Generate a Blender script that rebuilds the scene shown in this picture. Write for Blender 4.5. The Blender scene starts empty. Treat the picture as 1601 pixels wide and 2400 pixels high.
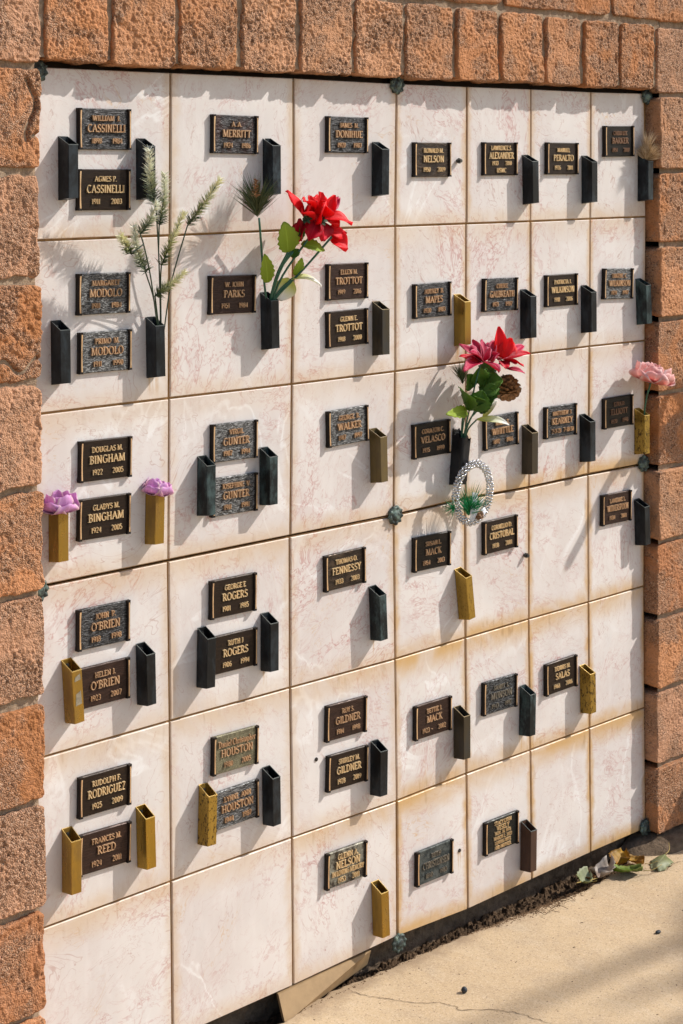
import bpy, math, random
import numpy as np
from mathutils import Vector, Matrix

scene = bpy.context.scene
COL = scene.collection

# ------------------------------------------------------------------ camera
cam_data = bpy.data.cameras.new('camera')
cam = bpy.data.objects.new('camera', cam_data)
COL.objects.link(cam)
scene.camera = cam
# columns: right, forward, up of the camera (x along the wall, y into the wall, z up)
R = [[0.72381, 0.689738, 0.018978], [-0.689996, 0.723618, 0.016813], [-0.002136, -0.025265, 0.999679]]
cam.matrix_world = Matrix(((R[0][0], R[0][2], -R[0][1], -2.59507),
                           (R[1][0], R[1][2], -R[1][1], -2.55359),
                           (R[2][0], R[2][2], -R[2][1], 1.71809),
                           (0, 0, 0, 1)))
cam_data.sensor_width = 36.0
cam_data.lens = 60.0
cam_data.shift_y = -0.2984
cam_data.clip_start = 0.05
cam_data.clip_end = 500.0

# ------------------------------------------------------------------ light
TRAVEL = Vector((-0.65, 0.39, -0.65)).normalized()
world = bpy.data.worlds.new('World')
scene.world = world
world.use_nodes = True
wn = world.node_tree
wn.nodes.clear()
sky = wn.nodes.new('ShaderNodeTexSky')
sky.sky_type = 'NISHITA'
sky.sun_disc = False
sky.sun_elevation = math.asin(-TRAVEL.z)
sky.sun_rotation = math.atan2(-TRAVEL.x, -TRAVEL.y)
sky.air_density = 1.0
sky.dust_density = 1.5
bgn = wn.nodes.new('ShaderNodeBackground')
bgn.inputs['Strength'].default_value = 0.105
won = wn.nodes.new('ShaderNodeOutputWorld')
wn.links.new(sky.outputs[0], bgn.inputs[0])
wn.links.new(bgn.outputs[0], won.inputs[0])
sun_data = bpy.data.lights.new('sun', 'SUN')
sun_data.energy = 3.3
sun_data.angle = math.radians(0.53)
sun_data.color = (1.0, 0.96, 0.90)
sun = bpy.data.objects.new('sun', sun_data)
COL.objects.link(sun)
sun.location = (4, -3, 5)
sun.rotation_euler = TRAVEL.to_track_quat('-Z', 'Y').to_euler()
scene.view_settings.view_transform = 'Standard'
scene.view_settings.look = 'None'
scene.view_settings.gamma = 1.0
scene.view_settings.use_curve_mapping = False
scene.view_settings.exposure = 0.54
scene.cycles.use_adaptive_sampling = True
scene.cycles.adaptive_threshold = 0.02
scene.cycles.max_bounces = 5
scene.cycles.diffuse_bounces = 3
scene.cycles.glossy_bounces = 3
scene.cycles.transparent_max_bounces = 6

# ------------------------------------------------------------------ helpers
def vnoise(p, seed=0):
    """3D value noise in [-1, 1], p is (n, 3)"""
    p = np.asarray(p, float)
    i = np.floor(p).astype(np.int64)
    f = p - i
    f = f * f * (3 - 2 * f)
    def h(a, b, c):
        n = (a * 374761393 + b * 668265263 + c * 2147483647 + seed * 974634777) & 0xffffffff
        n = ((n ^ (n >> 13)) * 1274126177) & 0xffffffff
        n = ((n ^ (n >> 16)) * 2246822519) & 0xffffffff
        return (n & 0xffffff) / float(0xffffff) * 2 - 1
    x, y, z = i[:, 0], i[:, 1], i[:, 2]
    u, v, w = f[:, 0], f[:, 1], f[:, 2]
    def lerp(a, b, t):
        return a + (b - a) * t
    c00 = lerp(h(x, y, z), h(x + 1, y, z), u)
    c10 = lerp(h(x, y + 1, z), h(x + 1, y + 1, z), u)
    c01 = lerp(h(x, y, z + 1), h(x + 1, y, z + 1), u)
    c11 = lerp(h(x, y + 1, z + 1), h(x + 1, y + 1, z + 1), u)
    return lerp(lerp(c00, c10, v), lerp(c01, c11, v), w)

def fbm(p, seed, octs=3, rough=0.5):
    s, a, t = 0, 1.0, 0
    p = np.asarray(p, float)
    for k in range(octs):
        s = s + a * vnoise(p * 2 ** k + 17.3 * k, seed + k)
        t += a
        a *= rough
    return s / t

def mesh(name, verts, faces, material=None, smooth=False, uvs=None):
    me = bpy.data.meshes.new(name)
    me.from_pydata([tuple(map(float, v)) for v in verts], [], faces)
    if uvs is not None:
        lay = me.uv_layers.new(name='UVMap')
        li = np.empty(len(me.loops), dtype=np.int32)
        me.loops.foreach_get('vertex_index', li)
        lay.data.foreach_set('uv', np.asarray(uvs, dtype=np.float32)[li].ravel())
    if smooth:
        me.polygons.foreach_set('use_smooth', [True] * len(me.polygons))
    if material is not None:
        me.materials.append(material)
    me.update()
    return me

def link(name, me, parent=None, loc=(0, 0, 0), rot=(0, 0, 0)):
    o = bpy.data.objects.new(name, me)
    COL.objects.link(o)
    o.location = loc
    o.rotation_euler = rot
    if parent is not None:
        o.parent = parent
    return o

def thing(name, label, cat, group=None, loc=(0, 0, 0), rot=(0, 0, 0), me=None):
    o = link(name, me, None, loc, rot)
    if me is None:
        o.empty_display_size = 0.02
    o['label'] = label
    o['category'] = cat
    if group:
        o['group'] = group
    return o

class MB:
    """collects geometry for one mesh"""
    def __init__(s):
        s.v, s.f, s.uv = [], [], []
    def add(s, verts, faces, uvs=None):
        b = len(s.v)
        s.v += [tuple(v) for v in verts]
        s.f += [tuple(i + b for i in f) for f in faces]
        s.uv += list(uvs) if uvs is not None else [(0, 0)] * len(verts)
    def box(s, x0, x1, y0, y1, z0, z1, bev=0.0):
        if bev <= 0:
            v = [(x, y, z) for x in (x0, x1) for y in (y0, y1) for z in (z0, z1)]
            f = [(0, 1, 3, 2), (4, 6, 7, 5), (0, 4, 5, 1), (2, 3, 7, 6), (0, 2, 6, 4), (1, 5, 7, 3)]
            s.add(v, f)
        else:   # bevelled towards -y
            b = bev
            v = [(x0, y1, z0), (x1, y1, z0), (x1, y1, z1), (x0, y1, z1),
                 (x0, y0 + b, z0), (x1, y0 + b, z0), (x1, y0 + b, z1), (x0, y0 + b, z1),
                 (x0 + b, y0, z0 + b), (x1 - b, y0, z0 + b), (x1 - b, y0, z1 - b), (x0 + b, y0, z1 - b)]
            f = [(8, 9, 10, 11), (4, 5, 9, 8), (5, 6, 10, 9), (6, 7, 11, 10), (7, 4, 8, 11),
                 (0, 1, 5, 4), (1, 2, 6, 5), (2, 3, 7, 6), (3, 0, 4, 7), (3, 2, 1, 0)]
            s.add(v, f)
    def tube(s, pts, r, n=6, r1=None, cap=True):
        pts = [Vector(p) for p in pts]
        m = len(pts)
        ring = []
        b0 = []
        for i, p in enumerate(pts):
            t = (pts[min(i + 1, m - 1)] - pts[max(i - 1, 0)]).normalized()
            a = t.orthogonal().normalized() if i == 0 else (ring - t * ring.dot(t)).normalized()
            ring = a
            c = t.cross(a)
            rr = r if r1 is None else r + (r1 - r) * i / (m - 1)
            for k in range(n):
                w = 2 * math.pi * k / n
                b0.append(p + (a * math.cos(w) + c * math.sin(w)) * rr)
        f = []
        for i in range(m - 1):
            for k in range(n):
                f.append((i * n + k, i * n + (k + 1) % n, (i + 1) * n + (k + 1) % n, (i + 1) * n + k))
        if cap:
            f.append(tuple(range(n - 1, -1, -1)))
            f.append(tuple((m - 1) * n + k for k in range(n)))
        s.add(b0, f, [(i / (m - 1), 0) for i in range(m) for k in range(n)])
    def build(s, name, material=None, smooth=False):
        return mesh(name, s.v, s.f, material, smooth, s.uv)

def smooth_path(pts, n=10):
    """Catmull-Rom through pts"""
    pts = [Vector(p) for p in pts]
    if len(pts) < 3:
        return [pts[0].lerp(pts[-1], i / n) for i in range(n + 1)]
    q = [pts[0] * 2 - pts[1]] + pts + [pts[-1] * 2 - pts[-2]]
    out = []
    seg = max(2, n // (len(pts) - 1))
    for i in range(1, len(q) - 2):
        for k in range(seg):
            t = k / seg
            a, b, c, d = q[i - 1], q[i], q[i + 1], q[i + 2]
            out.append(0.5 * ((2 * b) + (c - a) * t + (2 * a - 5 * b + 4 * c - d) * t * t + (3 * b - a - 3 * c + d) * t ** 3))
    out.append(pts[-1])
    return out

# ------------------------------------------------------------------ material helpers
class NT:
    def __init__(s, name):
        s.m = bpy.data.materials.new(name)
        s.m.use_nodes = True
        s.t = s.m.node_tree
        s.t.nodes.clear()
        s.out = s.n('ShaderNodeOutputMaterial')
        s.b = s.n('ShaderNodeBsdfPrincipled')
        s.l(s.b.outputs[0], s.out.inputs[0])
    def n(s, kind, **kw):
        nd = s.t.nodes.new(kind)
        for k, v in kw.items():
            setattr(nd, k, v)
        return nd
    def l(s, a, b):
        s.t.links.new(a, b)
    def set(s, inp, v):
        if hasattr(v, 'links') or hasattr(v, 'is_linked'):
            s.l(v, inp)
        else:
            inp.default_value = v
    def p(s, **kw):
        names = dict(color='Base Color', rough='Roughness', metal='Metallic', spec='Specular IOR Level', normal='Normal',
                     coat='Coat Weight', sub='Subsurface Weight', trans='Transmission Weight', alpha='Alpha')
        for k, v in kw.items():
            i = s.b.inputs[names[k]]
            if k == 'color' and isinstance(v, tuple) and len(v) == 3:
                v = (*v, 1)
            s.set(i, v)
        return s
    def noise(s, vec, scale, detail=4, rough=0.55, dist=0.0):
        nd = s.n('ShaderNodeTexNoise')
        if vec is not None:
            s.l(vec, nd.inputs['Vector'])
        nd.inputs['Scale'].default_value = scale
        nd.inputs['Detail'].default_value = detail
        nd.inputs['Roughness'].default_value = rough
        nd.inputs['Distortion'].default_value = dist
        return nd.outputs[0]
    def voro(s, vec, scale, feature='F1', out='Distance', rnd=1.0):
        nd = s.n('ShaderNodeTexVoronoi', feature=feature)
        s.l(vec, nd.inputs['Vector'])
        nd.inputs['Scale'].default_value = scale
        nd.inputs['Randomness'].default_value = rnd
        return nd.outputs[out]
    def math(s, op, a, b=0.0, c=0.0, clamp=False):
        nd = s.n('ShaderNodeMath', operation=op, use_clamp=clamp)
        s.set(nd.inputs[0], a)
        s.set(nd.inputs[1], b)
        if op in ('MULTIPLY_ADD', 'SMOOTH_MIN', 'COMPARE'):
            s.set(nd.inputs[2], c)
        return nd.outputs[0]
    def ramp(s, f, a, b, lo=0.0, hi=1.0, smooth=True):
        nd = s.n('ShaderNodeMapRange', interpolation_type='SMOOTHSTEP' if smooth else 'LINEAR')
        s.set(nd.inputs[0], f)
        nd.inputs[1].default_value = a
        nd.inputs[2].default_value = b
        nd.inputs[3].default_value = lo
        nd.inputs[4].default_value = hi
        return nd.outputs[0]
    def mix(s, f, a, b, blend='MIX'):
        nd = s.n('ShaderNodeMix', data_type='RGBA', blend_type=blend)
        s.set(nd.inputs[0], f)
        for i, v in ((6, a), (7, b)):
            if isinstance(v, tuple) and len(v) == 3:
                v = (*v, 1)
            s.set(nd.inputs[i], v)
        return nd.outputs[2]
    def pos(s):
        return s.n('ShaderNodeNewGeometry').outputs['Position']
    def obj(s):
        return s.n('ShaderNodeTexCoord').outputs['Object']
    def uv(s):
        return s.n('ShaderNodeTexCoord').outputs['UV']
    def xyz(s, v):
        nd = s.n('ShaderNodeSeparateXYZ')
        s.l(v, nd.inputs[0])
        return nd.outputs
    def vscale(s, v, sc, off=None):
        nd = s.n('ShaderNodeMapping')
        s.l(v, nd.inputs[0])
        nd.inputs['Scale'].default_value = sc
        if off is not None:
            nd.inputs['Location'].default_value = off
        return nd.outputs[0]
    def jitter(s, v, amount=7.0):
        info = s.n('ShaderNodeObjectInfo')
        nd = s.n('ShaderNodeVectorMath', operation='MULTIPLY_ADD')
        comb = s.n('ShaderNodeCombineXYZ')
        r = info.outputs['Random']
        s.l(r, comb.inputs[0])
        s.l(s.math('FRACT', s.math('MULTIPLY', r, 7.31)), comb.inputs[1])
        s.l(s.math('FRACT', s.math('MULTIPLY', r, 13.77)), comb.inputs[2])
        s.l(comb.outputs[0], nd.inputs[0])
        nd.inputs[1].default_value = (amount, amount, amount)
        s.l(v, nd.inputs[2])
        return nd.outputs[0]
    def bump(s, h, strength=0.5, dist=0.001, normal=None):
        nd = s.n('ShaderNodeBump')
        nd.inputs['Strength'].default_value = strength
        nd.inputs['Distance'].default_value = dist
        s.l(h, nd.inputs['Height'])
        if normal is not None:
            s.l(normal, nd.inputs['Normal'])
        s.l(nd.outputs[0], s.b.inputs['Normal'])
        return nd.outputs[0]

# ------------------------------------------------------------------ materials
def mat_marble():
    t = NT('marble')
    info = t.n('ShaderNodeObjectInfo')
    rot = t.n('ShaderNodeVectorRotate', rotation_type='Y_AXIS')
    t.l(t.jitter(t.pos(), 9.0), rot.inputs['Vector'])
    r1 = t.math('FRACT', t.math('MULTIPLY', info.outputs['Random'], 31.7))
    r2 = t.math('FRACT', t.math('MULTIPLY', info.outputs['Random'], 57.3))
    t.l(t.math('MULTIPLY', r1, 3.1), rot.inputs['Angle'])
    p = rot.outputs[0]
    amount = t.ramp(r2, 0.0, 1.0, 0.55, 1.05, False)
    ps = t.vscale(p, (1.0, 1.0, 0.6))
    big = t.noise(p, 5.0, 2)
    base = t.mix(t.ramp(big, 0.3, 0.7), (0.70, 0.655, 0.62), (0.615, 0.555, 0.525))
    grey = t.ramp(t.noise(p, 7.5, 3, 0.6, 0.5), 0.55, 0.75)
    base = t.mix(t.math('MULTIPLY', grey, 0.30), base, (0.60, 0.59, 0.585))
    slab = t.math('FRACT', t.math('MULTIPLY', info.outputs['Random'], 91.3))
    base = t.mix(t.math('MULTIPLY', slab, 0.30), base, (0.62, 0.575, 0.52))
    # fine brush-like mottling
    fine = t.noise(t.vscale(t.pos(), (1, 1, 0.25)), 60, 2)
    base = t.mix(t.ramp(fine, 0.45, 0.7, 0, 0.22), base, (0.74, 0.69, 0.66))
    # pale veins
    drift_w = t.noise(p, 3.2, 2)
    w1 = t.math('ABSOLUTE', t.math('SUBTRACT', t.noise(t.vscale(p, (0.7, 1, 1.3)), 4.2, 4, 0.55, 0.6), 0.5))
    wv = t.math('MULTIPLY', t.ramp(w1, 0.0, 0.026, 1, 0), t.ramp(drift_w, 0.46, 0.66))
    base = t.mix(t.math('MULTIPLY', wv, 0.60), base, (0.80, 0.79, 0.775))
    # pink and red thread veins, gathered in drifts
    def vein(scale, width, seed, d, mask):
        q = t.vscale(ps, (1, 1, 1), (seed, seed * 1.7, -seed))
        a = t.math('ABSOLUTE', t.math('SUBTRACT', t.noise(q, scale, 4, 0.66, d), 0.5))
        return t.math('MULTIPLY', t.ramp(a, 0.0, width, 1, 0), mask)
    drift = t.noise(t.vscale(ps, (1, 1, 1), (4.0, 1.0, 2.0)), 5.5, 4, 0.65, 0.6)
    m1 = t.math('MULTIPLY', t.ramp(drift, 0.45, 0.62), amount)
    m2 = t.math('MULTIPLY', t.ramp(drift, 0.56, 0.42), amount)
    va = vein(15, 0.017, 3.1, 0.8, m1)
    vb = vein(34, 0.030, 8.7, 0.6, m1)
    vc = vein(7, 0.0060, 5.3, 1.2, m2)
    vd = vein(28, 0.016, 15.0, 0.5, m2)
    base = t.mix(t.math('MULTIPLY', va, 0.70), base, (0.43, 0.17, 0.15))
    base = t.mix(t.math('MULTIPLY', vb, 0.56), base, (0.45, 0.20, 0.18))
    base = t.mix(t.math('MULTIPLY', vc, 0.62), base, (0.38, 0.18, 0.14))
    base = t.mix(t.math('MULTIPLY', vd, 0.28), base, (0.45, 0.25, 0.22))
    # pink clouds round the threads
    pk = t.ramp(drift, 0.54, 0.74)
    base = t.mix(t.math('MULTIPLY', t.math('MULTIPLY', pk, 0.34), amount), base, (0.58, 0.44, 0.42))
    # rusty ochre threads
    vo = vein(9, 0.008, 12.9, 1.0, t.ramp(big, 0.58, 0.70))
    base = t.mix(t.math('MULTIPLY', vo, 0.55), base, (0.55, 0.32, 0.11))
    # rust stains creeping in from the joints
    uv = t.xyz(t.uv())
    rag = t.noise(p, 26, 4, 0.65)
    wob = t.math('MULTIPLY', t.math('SUBTRACT', rag, 0.5), 0.030)
    du = t.math('ADD', t.math('MULTIPLY', t.math('MINIMUM', uv[0], t.math('SUBTRACT', 1.0, uv[0])), 0.25), wob)
    db = t.math('ADD', t.math('MULTIPLY', uv[1], 0.305), wob)
    dt = t.math('ADD', t.math('MULTIPLY', t.math('SUBTRACT', 1.0, uv[1]), 0.305), wob)
    col = t.n('ShaderNodeSeparateColor')
    t.l(info.outputs['Color'], col.inputs[0])
    sv = t.math('MULTIPLY', t.ramp(du, 0.0, 0.020, 1, 0), col.outputs[0])
    sb = t.math('MULTIPLY', t.ramp(db, 0.0, 0.042, 1, 0), col.outputs[1])
    st = t.math('MULTIPLY', t.ramp(dt, 0.0, 0.065, 1, 0), col.outputs[2])
    stain = t.math('MAXIMUM', t.math('MAXIMUM', sv, sb), st)
    stain = t.math('MULTIPLY', stain, t.ramp(t.noise(t.vscale(p, (1, 1, 0.3)), 22, 2, 0.6), 0.25, 0.6, 0.45, 1.0))
    base = t.mix(t.math('MULTIPLY', stain, 0.92, clamp=True), base, (0.54, 0.325, 0.115))
    core = t.math('MULTIPLY', stain, t.ramp(fine, 0.55, 0.72))
    base = t.mix(t.math('MULTIPLY', core, 0.6, clamp=True), base, (0.33, 0.18, 0.07))
    # rust runs below a few fixings
    wp = t.xyz(t.pos())
    runs = None
    for x0, z0, ln, wd in ((-0.652, 1.316, 0.050, 0.020), (0.412, 0.396, 0.060, 0.013), (0.198, 0.182, 0.055, 0.008), (0.418, 1.000, 0.034, 0.012), (-0.374, 0.708, 0.040, 0.009), (0.640, 1.001, 0.036, 0.010), (0.192, 1.312, 0.042, 0.012), (-0.065, 0.708, 0.050, 0.008)):
        ax = t.ramp(t.math('ABSOLUTE', t.math('ADD', t.math('SUBTRACT', wp[0], x0), wob)), 0.0, wd, 1, 0)
        az = t.math('MULTIPLY', t.ramp(wp[2], z0 - ln, z0 - 0.3 * ln), t.ramp(wp[2], z0 + 0.004, z0, 0, 1))
        m = t.math('MULTIPLY', ax, az)
        runs = m if runs is None else t.math('MAXIMUM', runs, m)
    streak = t.ramp(t.noise(t.vscale(t.pos(), (1, 1, 0.08)), 160, 2), 0.40, 0.62)
    base = t.mix(t.math('MULTIPLY', t.math('MULTIPLY', runs, streak), 0.75), base, (0.46, 0.26, 0.08))
    # grubby specks
    sp = t.ramp(t.voro(p, 55), 0.0, 0.10, 1, 0)
    sp = t.math('MULTIPLY', sp, t.ramp(rag, 0.60, 0.66))
    base = t.mix(t.math('MULTIPLY', sp, 0.5), base, (0.25, 0.17, 0.11))
    t.p(color=base, rough=t.ramp(fine, 0.3, 0.7, 0.36, 0.52), spec=0.4)
    return t.m

def mat_brick():
    t = NT('slump_brick')
    info = t.n('ShaderNodeObjectInfo')
    p = t.jitter(t.pos(), 5.0)
    base = info.outputs['Color']
    # torn, greyer patches against the smooth orange skin
    torn = t.ramp(t.noise(p, 11, 3, 0.6, 0.4), 0.42, 0.60)
    c = t.mix(t.math('MULTIPLY', torn, 0.60), base, (0.53, 0.300, 0.185))
    hsv = t.n('ShaderNodeHueSaturation')
    t.l(c, hsv.inputs['Color'])
    hsv.inputs['Value'].default_value = 0.72
    hsv.inputs['Saturation'].default_value = 1.1
    n1 = t.ramp(t.noise(p, 24, 4, 0.65), 0.35, 0.7)
    c = t.mix(t.math('MULTIPLY', n1, 0.5), c, hsv.outputs[0])
    # sand grains, light and dark
    v = t.n('ShaderNodeTexVoronoi')
    t.l(p, v.inputs['Vector'])
    v.inputs['Scale'].default_value = 360
    g = t.n('ShaderNodeSeparateColor')
    t.l(v.outputs['Color'], g.inputs[0])
    c = t.mix(t.math('MULTIPLY', t.ramp(g.outputs[0], 0.72, 0.92, 0, 0.65), torn), c, (0.70, 0.47, 0.32))
    c = t.mix(t.math('MULTIPLY', t.ramp(g.outputs[1], 0.72, 0.92, 0, 0.7), t.ramp(torn, 0, 1, 0.45, 1)), c, (0.11, 0.05, 0.03))
    # open pores in the skin
    pn = t.noise(t.vscale(p, (1, 1, 0.6)), 120, 3, 0.6)
    pore = t.ramp(pn, 0.69, 0.74)
    c = t.mix(t.math('MULTIPLY', pore, 0.7), c, (0.14, 0.06, 0.03))
    t.p(color=c, rough=0.92, spec=0.2)
    grit = t.math('ADD', t.noise(p, 330, 3, 0.75), t.math('MULTIPLY', v.outputs['Distance'], -1.2))
    h = t.math('SUBTRACT', t.math('MULTIPLY', grit, t.ramp(torn, 0, 1, 0.30, 1.0)), t.math('MULTIPLY', pore, 0.8))
    t.bump(h, 1.0, 0.0042)
    return t.m

def mat_simple(name, color, rough=0.6, metal=0.0, spec=0.5, var=0.25, scale=60, bump=0.3, dist=0.001, dark=None):
    t = NT(name)
    p = t.jitter(t.obj(), 3.0)
    d = dark if dark else tuple(v * 0.55 for v in color)
    n = t.ramp(t.noise(p, scale, 5, 0.65), 0.3, 0.72)
    t.p(color=t.mix(t.math('MULTIPLY', n, var * 2), color, d), rough=rough, metal=metal, spec=spec)
    if bump:
        t.bump(t.noise(p, scale * 2.3, 4, 0.6), bump, dist)
    return t.m

def mat_mortar():
    return mat_simple('mortar', (0.40, 0.29, 0.195), 0.95, spec=0.15, var=0.4, scale=90, bump=0.8, dist=0.003)

def mat_concrete():
    t = NT('concrete')
    p = t.pos()
    a = t.ramp(t.noise(p, 2.2, 5, 0.6), 0.3, 0.7)
    c = t.mix(a, (0.56, 0.42, 0.262), (0.49, 0.36, 0.22))
    b = t.ramp(t.noise(p, 9, 4, 0.6, 0.5), 0.45, 0.75)
    c = t.mix(t.math('MULTIPLY', b, 0.45), c, (0.36, 0.28, 0.20))
    b2 = t.ramp(t.noise(t.vscale(p, (1, 0.35, 1)), 21, 4, 0.7, 0.8), 0.50, 0.70)
    c = t.mix(t.math('MULTIPLY', b2, 0.30), c, (0.60, 0.49, 0.35))
    v = t.n('ShaderNodeTexVoronoi')
    t.l(p, v.inputs['Vector'])
    v.inputs['Scale'].default_value = 430
    g = t.n('ShaderNodeSeparateColor')
    t.l(v.outputs['Color'], g.inputs[0])
    c = t.mix(t.ramp(g.outputs[0], 0.6, 1.0, 0, 0.45), c, (0.66, 0.53, 0.38))
    c = t.mix(t.ramp(g.outputs[1], 0.72, 1.0, 0, 0.5), c, (0.27, 0.19, 0.12))
    # dark pits and crumbs
    for sc, th, off in ((75, 0.13, 0.0), (34, 0.075, 3.0)):
        q = t.vscale(p, (1, 1, 1), (off, off, 0))
        vv = t.n('ShaderNodeTexVoronoi')
        t.l(q, vv.inputs['Vector'])
        vv.inputs['Scale'].default_value = sc
        gg = t.n('ShaderNodeSeparateColor')
        t.l(vv.outputs['Color'], gg.inputs[0])
        pit = t.math('MULTIPLY', t.ramp(vv.outputs['Distance'], th * 0.6, th, 1, 0), t.ramp(gg.outputs[0], 0.60, 0.62))
        c = t.mix(t.math('MULTIPLY', pit, 0.85), c, (0.10, 0.065, 0.04))
    # dust and soil washed along the foot of the wall
    y = t.xyz(p)[1]
    soil = t.ramp(t.math('ADD', y, t.math('MULTIPLY', t.math('SUBTRACT', t.noise(p, 16, 5, 0.7), 0.5), 0.12)), -0.075, -0.02)
    c = t.mix(t.math('MULTIPLY', soil, 0.6), c, (0.25, 0.17, 0.105))
    t.p(color=c, rough=0.9, spec=0.2)
    h = t.math('ADD', t.noise(p, 330, 3, 0.7), t.math('MULTIPLY', t.noise(p, 45, 3), 0.8))
    t.bump(h, 0.5, 0.0015)
    return t.m

def mat_plate(name, field, hi, rough=0.42, bark=1.0, metal=0.35, warp=1.0, blot=None, blot_f=0.0, sx=70, sz=420):
    """cast bronze plate: stretched bark-like relief, lighter crests"""
    t = NT(name)
    p = t.jitter(t.obj(), 2.0)
    d = t.noise(p, 55, 3, 0.6)
    comb = t.n('ShaderNodeCombineXYZ')
    x = t.xyz(p)
    t.l(t.math('MULTIPLY', x[0], sx), comb.inputs[0])
    t.l(t.math('ADD', t.math('MULTIPLY', x[2], sz), t.math('MULTIPLY', d, 5.0 * warp)), comb.inputs[2])
    w = t.noise(comb.outputs[0], 1.0, 3, 0.6, 0.6)
    crest = t.ramp(w, 0.42, 0.68)
    c = t.mix(crest, field, hi)
    if blot:
        c = t.mix(t.math('MULTIPLY', t.ramp(t.noise(p, 38, 5, 0.7), 0.45, 0.62), blot_f), c, blot)
    t.p(color=c, rough=t.ramp(w, 0.3, 0.7, rough + 0.12, rough - 0.05), metal=metal, spec=0.28)
    t.bump(w, bark, 0.0022)
    return t.m

def mat_metal(name, color, rough=0.38, metal=0.85, patina=None, pf=0.0, pscale=40, speck=None, sf=0.0, bump=0.1, spec=0.4):
    t = NT(name)
    p = t.jitter(t.obj(), 2.0)
    n = t.noise(t.vscale(p, (1, 1, 0.25)), 55, 4, 0.6)
    c = t.mix(t.ramp(n, 0.3, 0.7, 0, 0.6), color, tuple(v * 0.62 for v in color))
    r = t.ramp(n, 0.3, 0.7, rough - 0.06, rough + 0.14)
    m = metal
    if patina:
        f = t.math('MULTIPLY', t.ramp(t.noise(t.vscale(p, (1, 1, 0.5)), pscale, 5, 0.7), 0.42, 0.66), pf)
        c = t.mix(f, c, patina)
        m = t.math('SUBTRACT', metal, t.math('MULTIPLY', f, metal * 0.8))
    if speck:
        f = t.math('MULTIPLY', t.ramp(t.noise(t.vscale(p, (1, 1, 0.6)), 190, 4, 0.75), 0.52, 0.60), sf)
        c = t.mix(f, c, speck)
    t.p(color=c, rough=r, metal=m, spec=spec)
    t.bump(t.noise(p, 160, 3), bump, 0.0006)
    return t.m

def mat_petal(name, c0, c1, rim=None, transl=0.35, rough=0.5, blot=0.25):
    """petal or leaf: colour runs from base (c0) to tip (c1), light passes through"""
    t = NT(name)
    uv = t.xyz(t.uv())
    p = t.jitter(t.obj(), 3.0)
    f = t.ramp(t.math('ADD', uv[0], t.math('MULTIPLY', t.math('SUBTRACT', t.noise(p, 60, 3), 0.5), blot)), 0.1, 0.9)
    c = t.mix(f, c0, c1)
    if rim:
        e = t.math('ABSOLUTE', t.math('SUBTRACT', uv[1], 0.5))
        c = t.mix(t.ramp(e, 0.30, 0.5, 0, 0.7), c, rim)
    rib = t.ramp(t.math('ABSOLUTE', t.math('SUBTRACT', uv[1], 0.5)), 0.0, 0.05, 0.35, 0)
    c = t.mix(rib, c, tuple(min(1.0, v * 1.5 + 0.03) for v in c1))
    vn = t.noise(t.vscale(t.uv(), (2, 16, 1)), 4, 3)
    c = t.mix(t.ramp(vn, 0.5, 0.75, 0, 0.25), c, tuple(v * 0.6 for v in c0))
    t.p(color=c, rough=rough, spec=0.35)
    t.bump(vn, 0.35, 0.001)
    tr = t.n('ShaderNodeBsdfTranslucent')
    t.l(c, tr.inputs[0])
    mx = t.n('ShaderNodeMixShader')
    mx.inputs[0].default_value = transl
    t.l(t.b.outputs[0], mx.inputs[1])
    t.l(tr.outputs[0], mx.inputs[2])
    t.l(mx.outputs[0], t.out.inputs[0])
    return t.m

def mat_needles(name, c0, c1, c2):
    t = NT(name)
    u = t.xyz(t.uv())
    k = t.math('ADD', u[0], t.math('MULTIPLY', t.math('SUBTRACT', u[1], 0.5), 0.35))
    c = t.mix(t.ramp(k, 0.05, 0.42), c0, c1)
    c = t.mix(t.ramp(k, 0.34, 0.70), c, c2)
    t.p(color=c, rough=0.6, spec=0.3)
    tr = t.n('ShaderNodeBsdfTranslucent')
    t.l(c, tr.inputs[0])
    mx = t.n('ShaderNodeMixShader')
    mx.inputs[0].default_value = 0.25
    t.l(t.b.outputs[0], mx.inputs[1])
    t.l(tr.outputs[0], mx.inputs[2])
    t.l(mx.outputs[0], t.out.inputs[0])
    return t.m

M = {}
M['marble'] = mat_marble()
M['brick'] = mat_brick()
M['mortar'] = mat_mortar()
M['concrete'] = mat_concrete()
M['grout'] = mat_simple('grout', (0.37, 0.21, 0.085), 0.9, spec=0.15, var=0.45, scale=45, bump=0.6, dist=0.002)
M['cavity'] = mat_simple('cavity', (0.05, 0.04, 0.033), 0.95, spec=0.1, var=0.3, scale=30)  # near-black: the shade of gaps and holes put into the colour
M['footing'] = mat_simple('footing', (0.19, 0.135, 0.09), 0.95, spec=0.1, var=0.5, scale=35, bump=1.0, dist=0.006)
M['soil'] = mat_simple('soil', (0.115, 0.072, 0.042), 0.95, spec=0.1, var=0.5, scale=60, bump=1.0, dist=0.008)
M['earth'] = mat_simple('earth', (0.30, 0.24, 0.15), 0.95, spec=0.1, var=0.3, scale=3, bump=0.5, dist=0.02)
M['board'] = mat_simple('board', (0.34, 0.225, 0.115), 0.75, spec=0.3, var=0.25, scale=25, bump=0.3)
M['debris'] = mat_simple('debris', (0.20, 0.12, 0.065), 0.95, spec=0.1, var=0.6, scale=300, bump=0.0)
M['crack'] = mat_simple('crack', (0.10, 0.065, 0.04), 0.95, spec=0.05, var=0.3, scale=80, bump=0.0)
M['berry'] = mat_simple('berry', (0.03, 0.035, 0.042), 0.6, spec=0.4, var=0.4, scale=200, bump=0.4)
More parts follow.
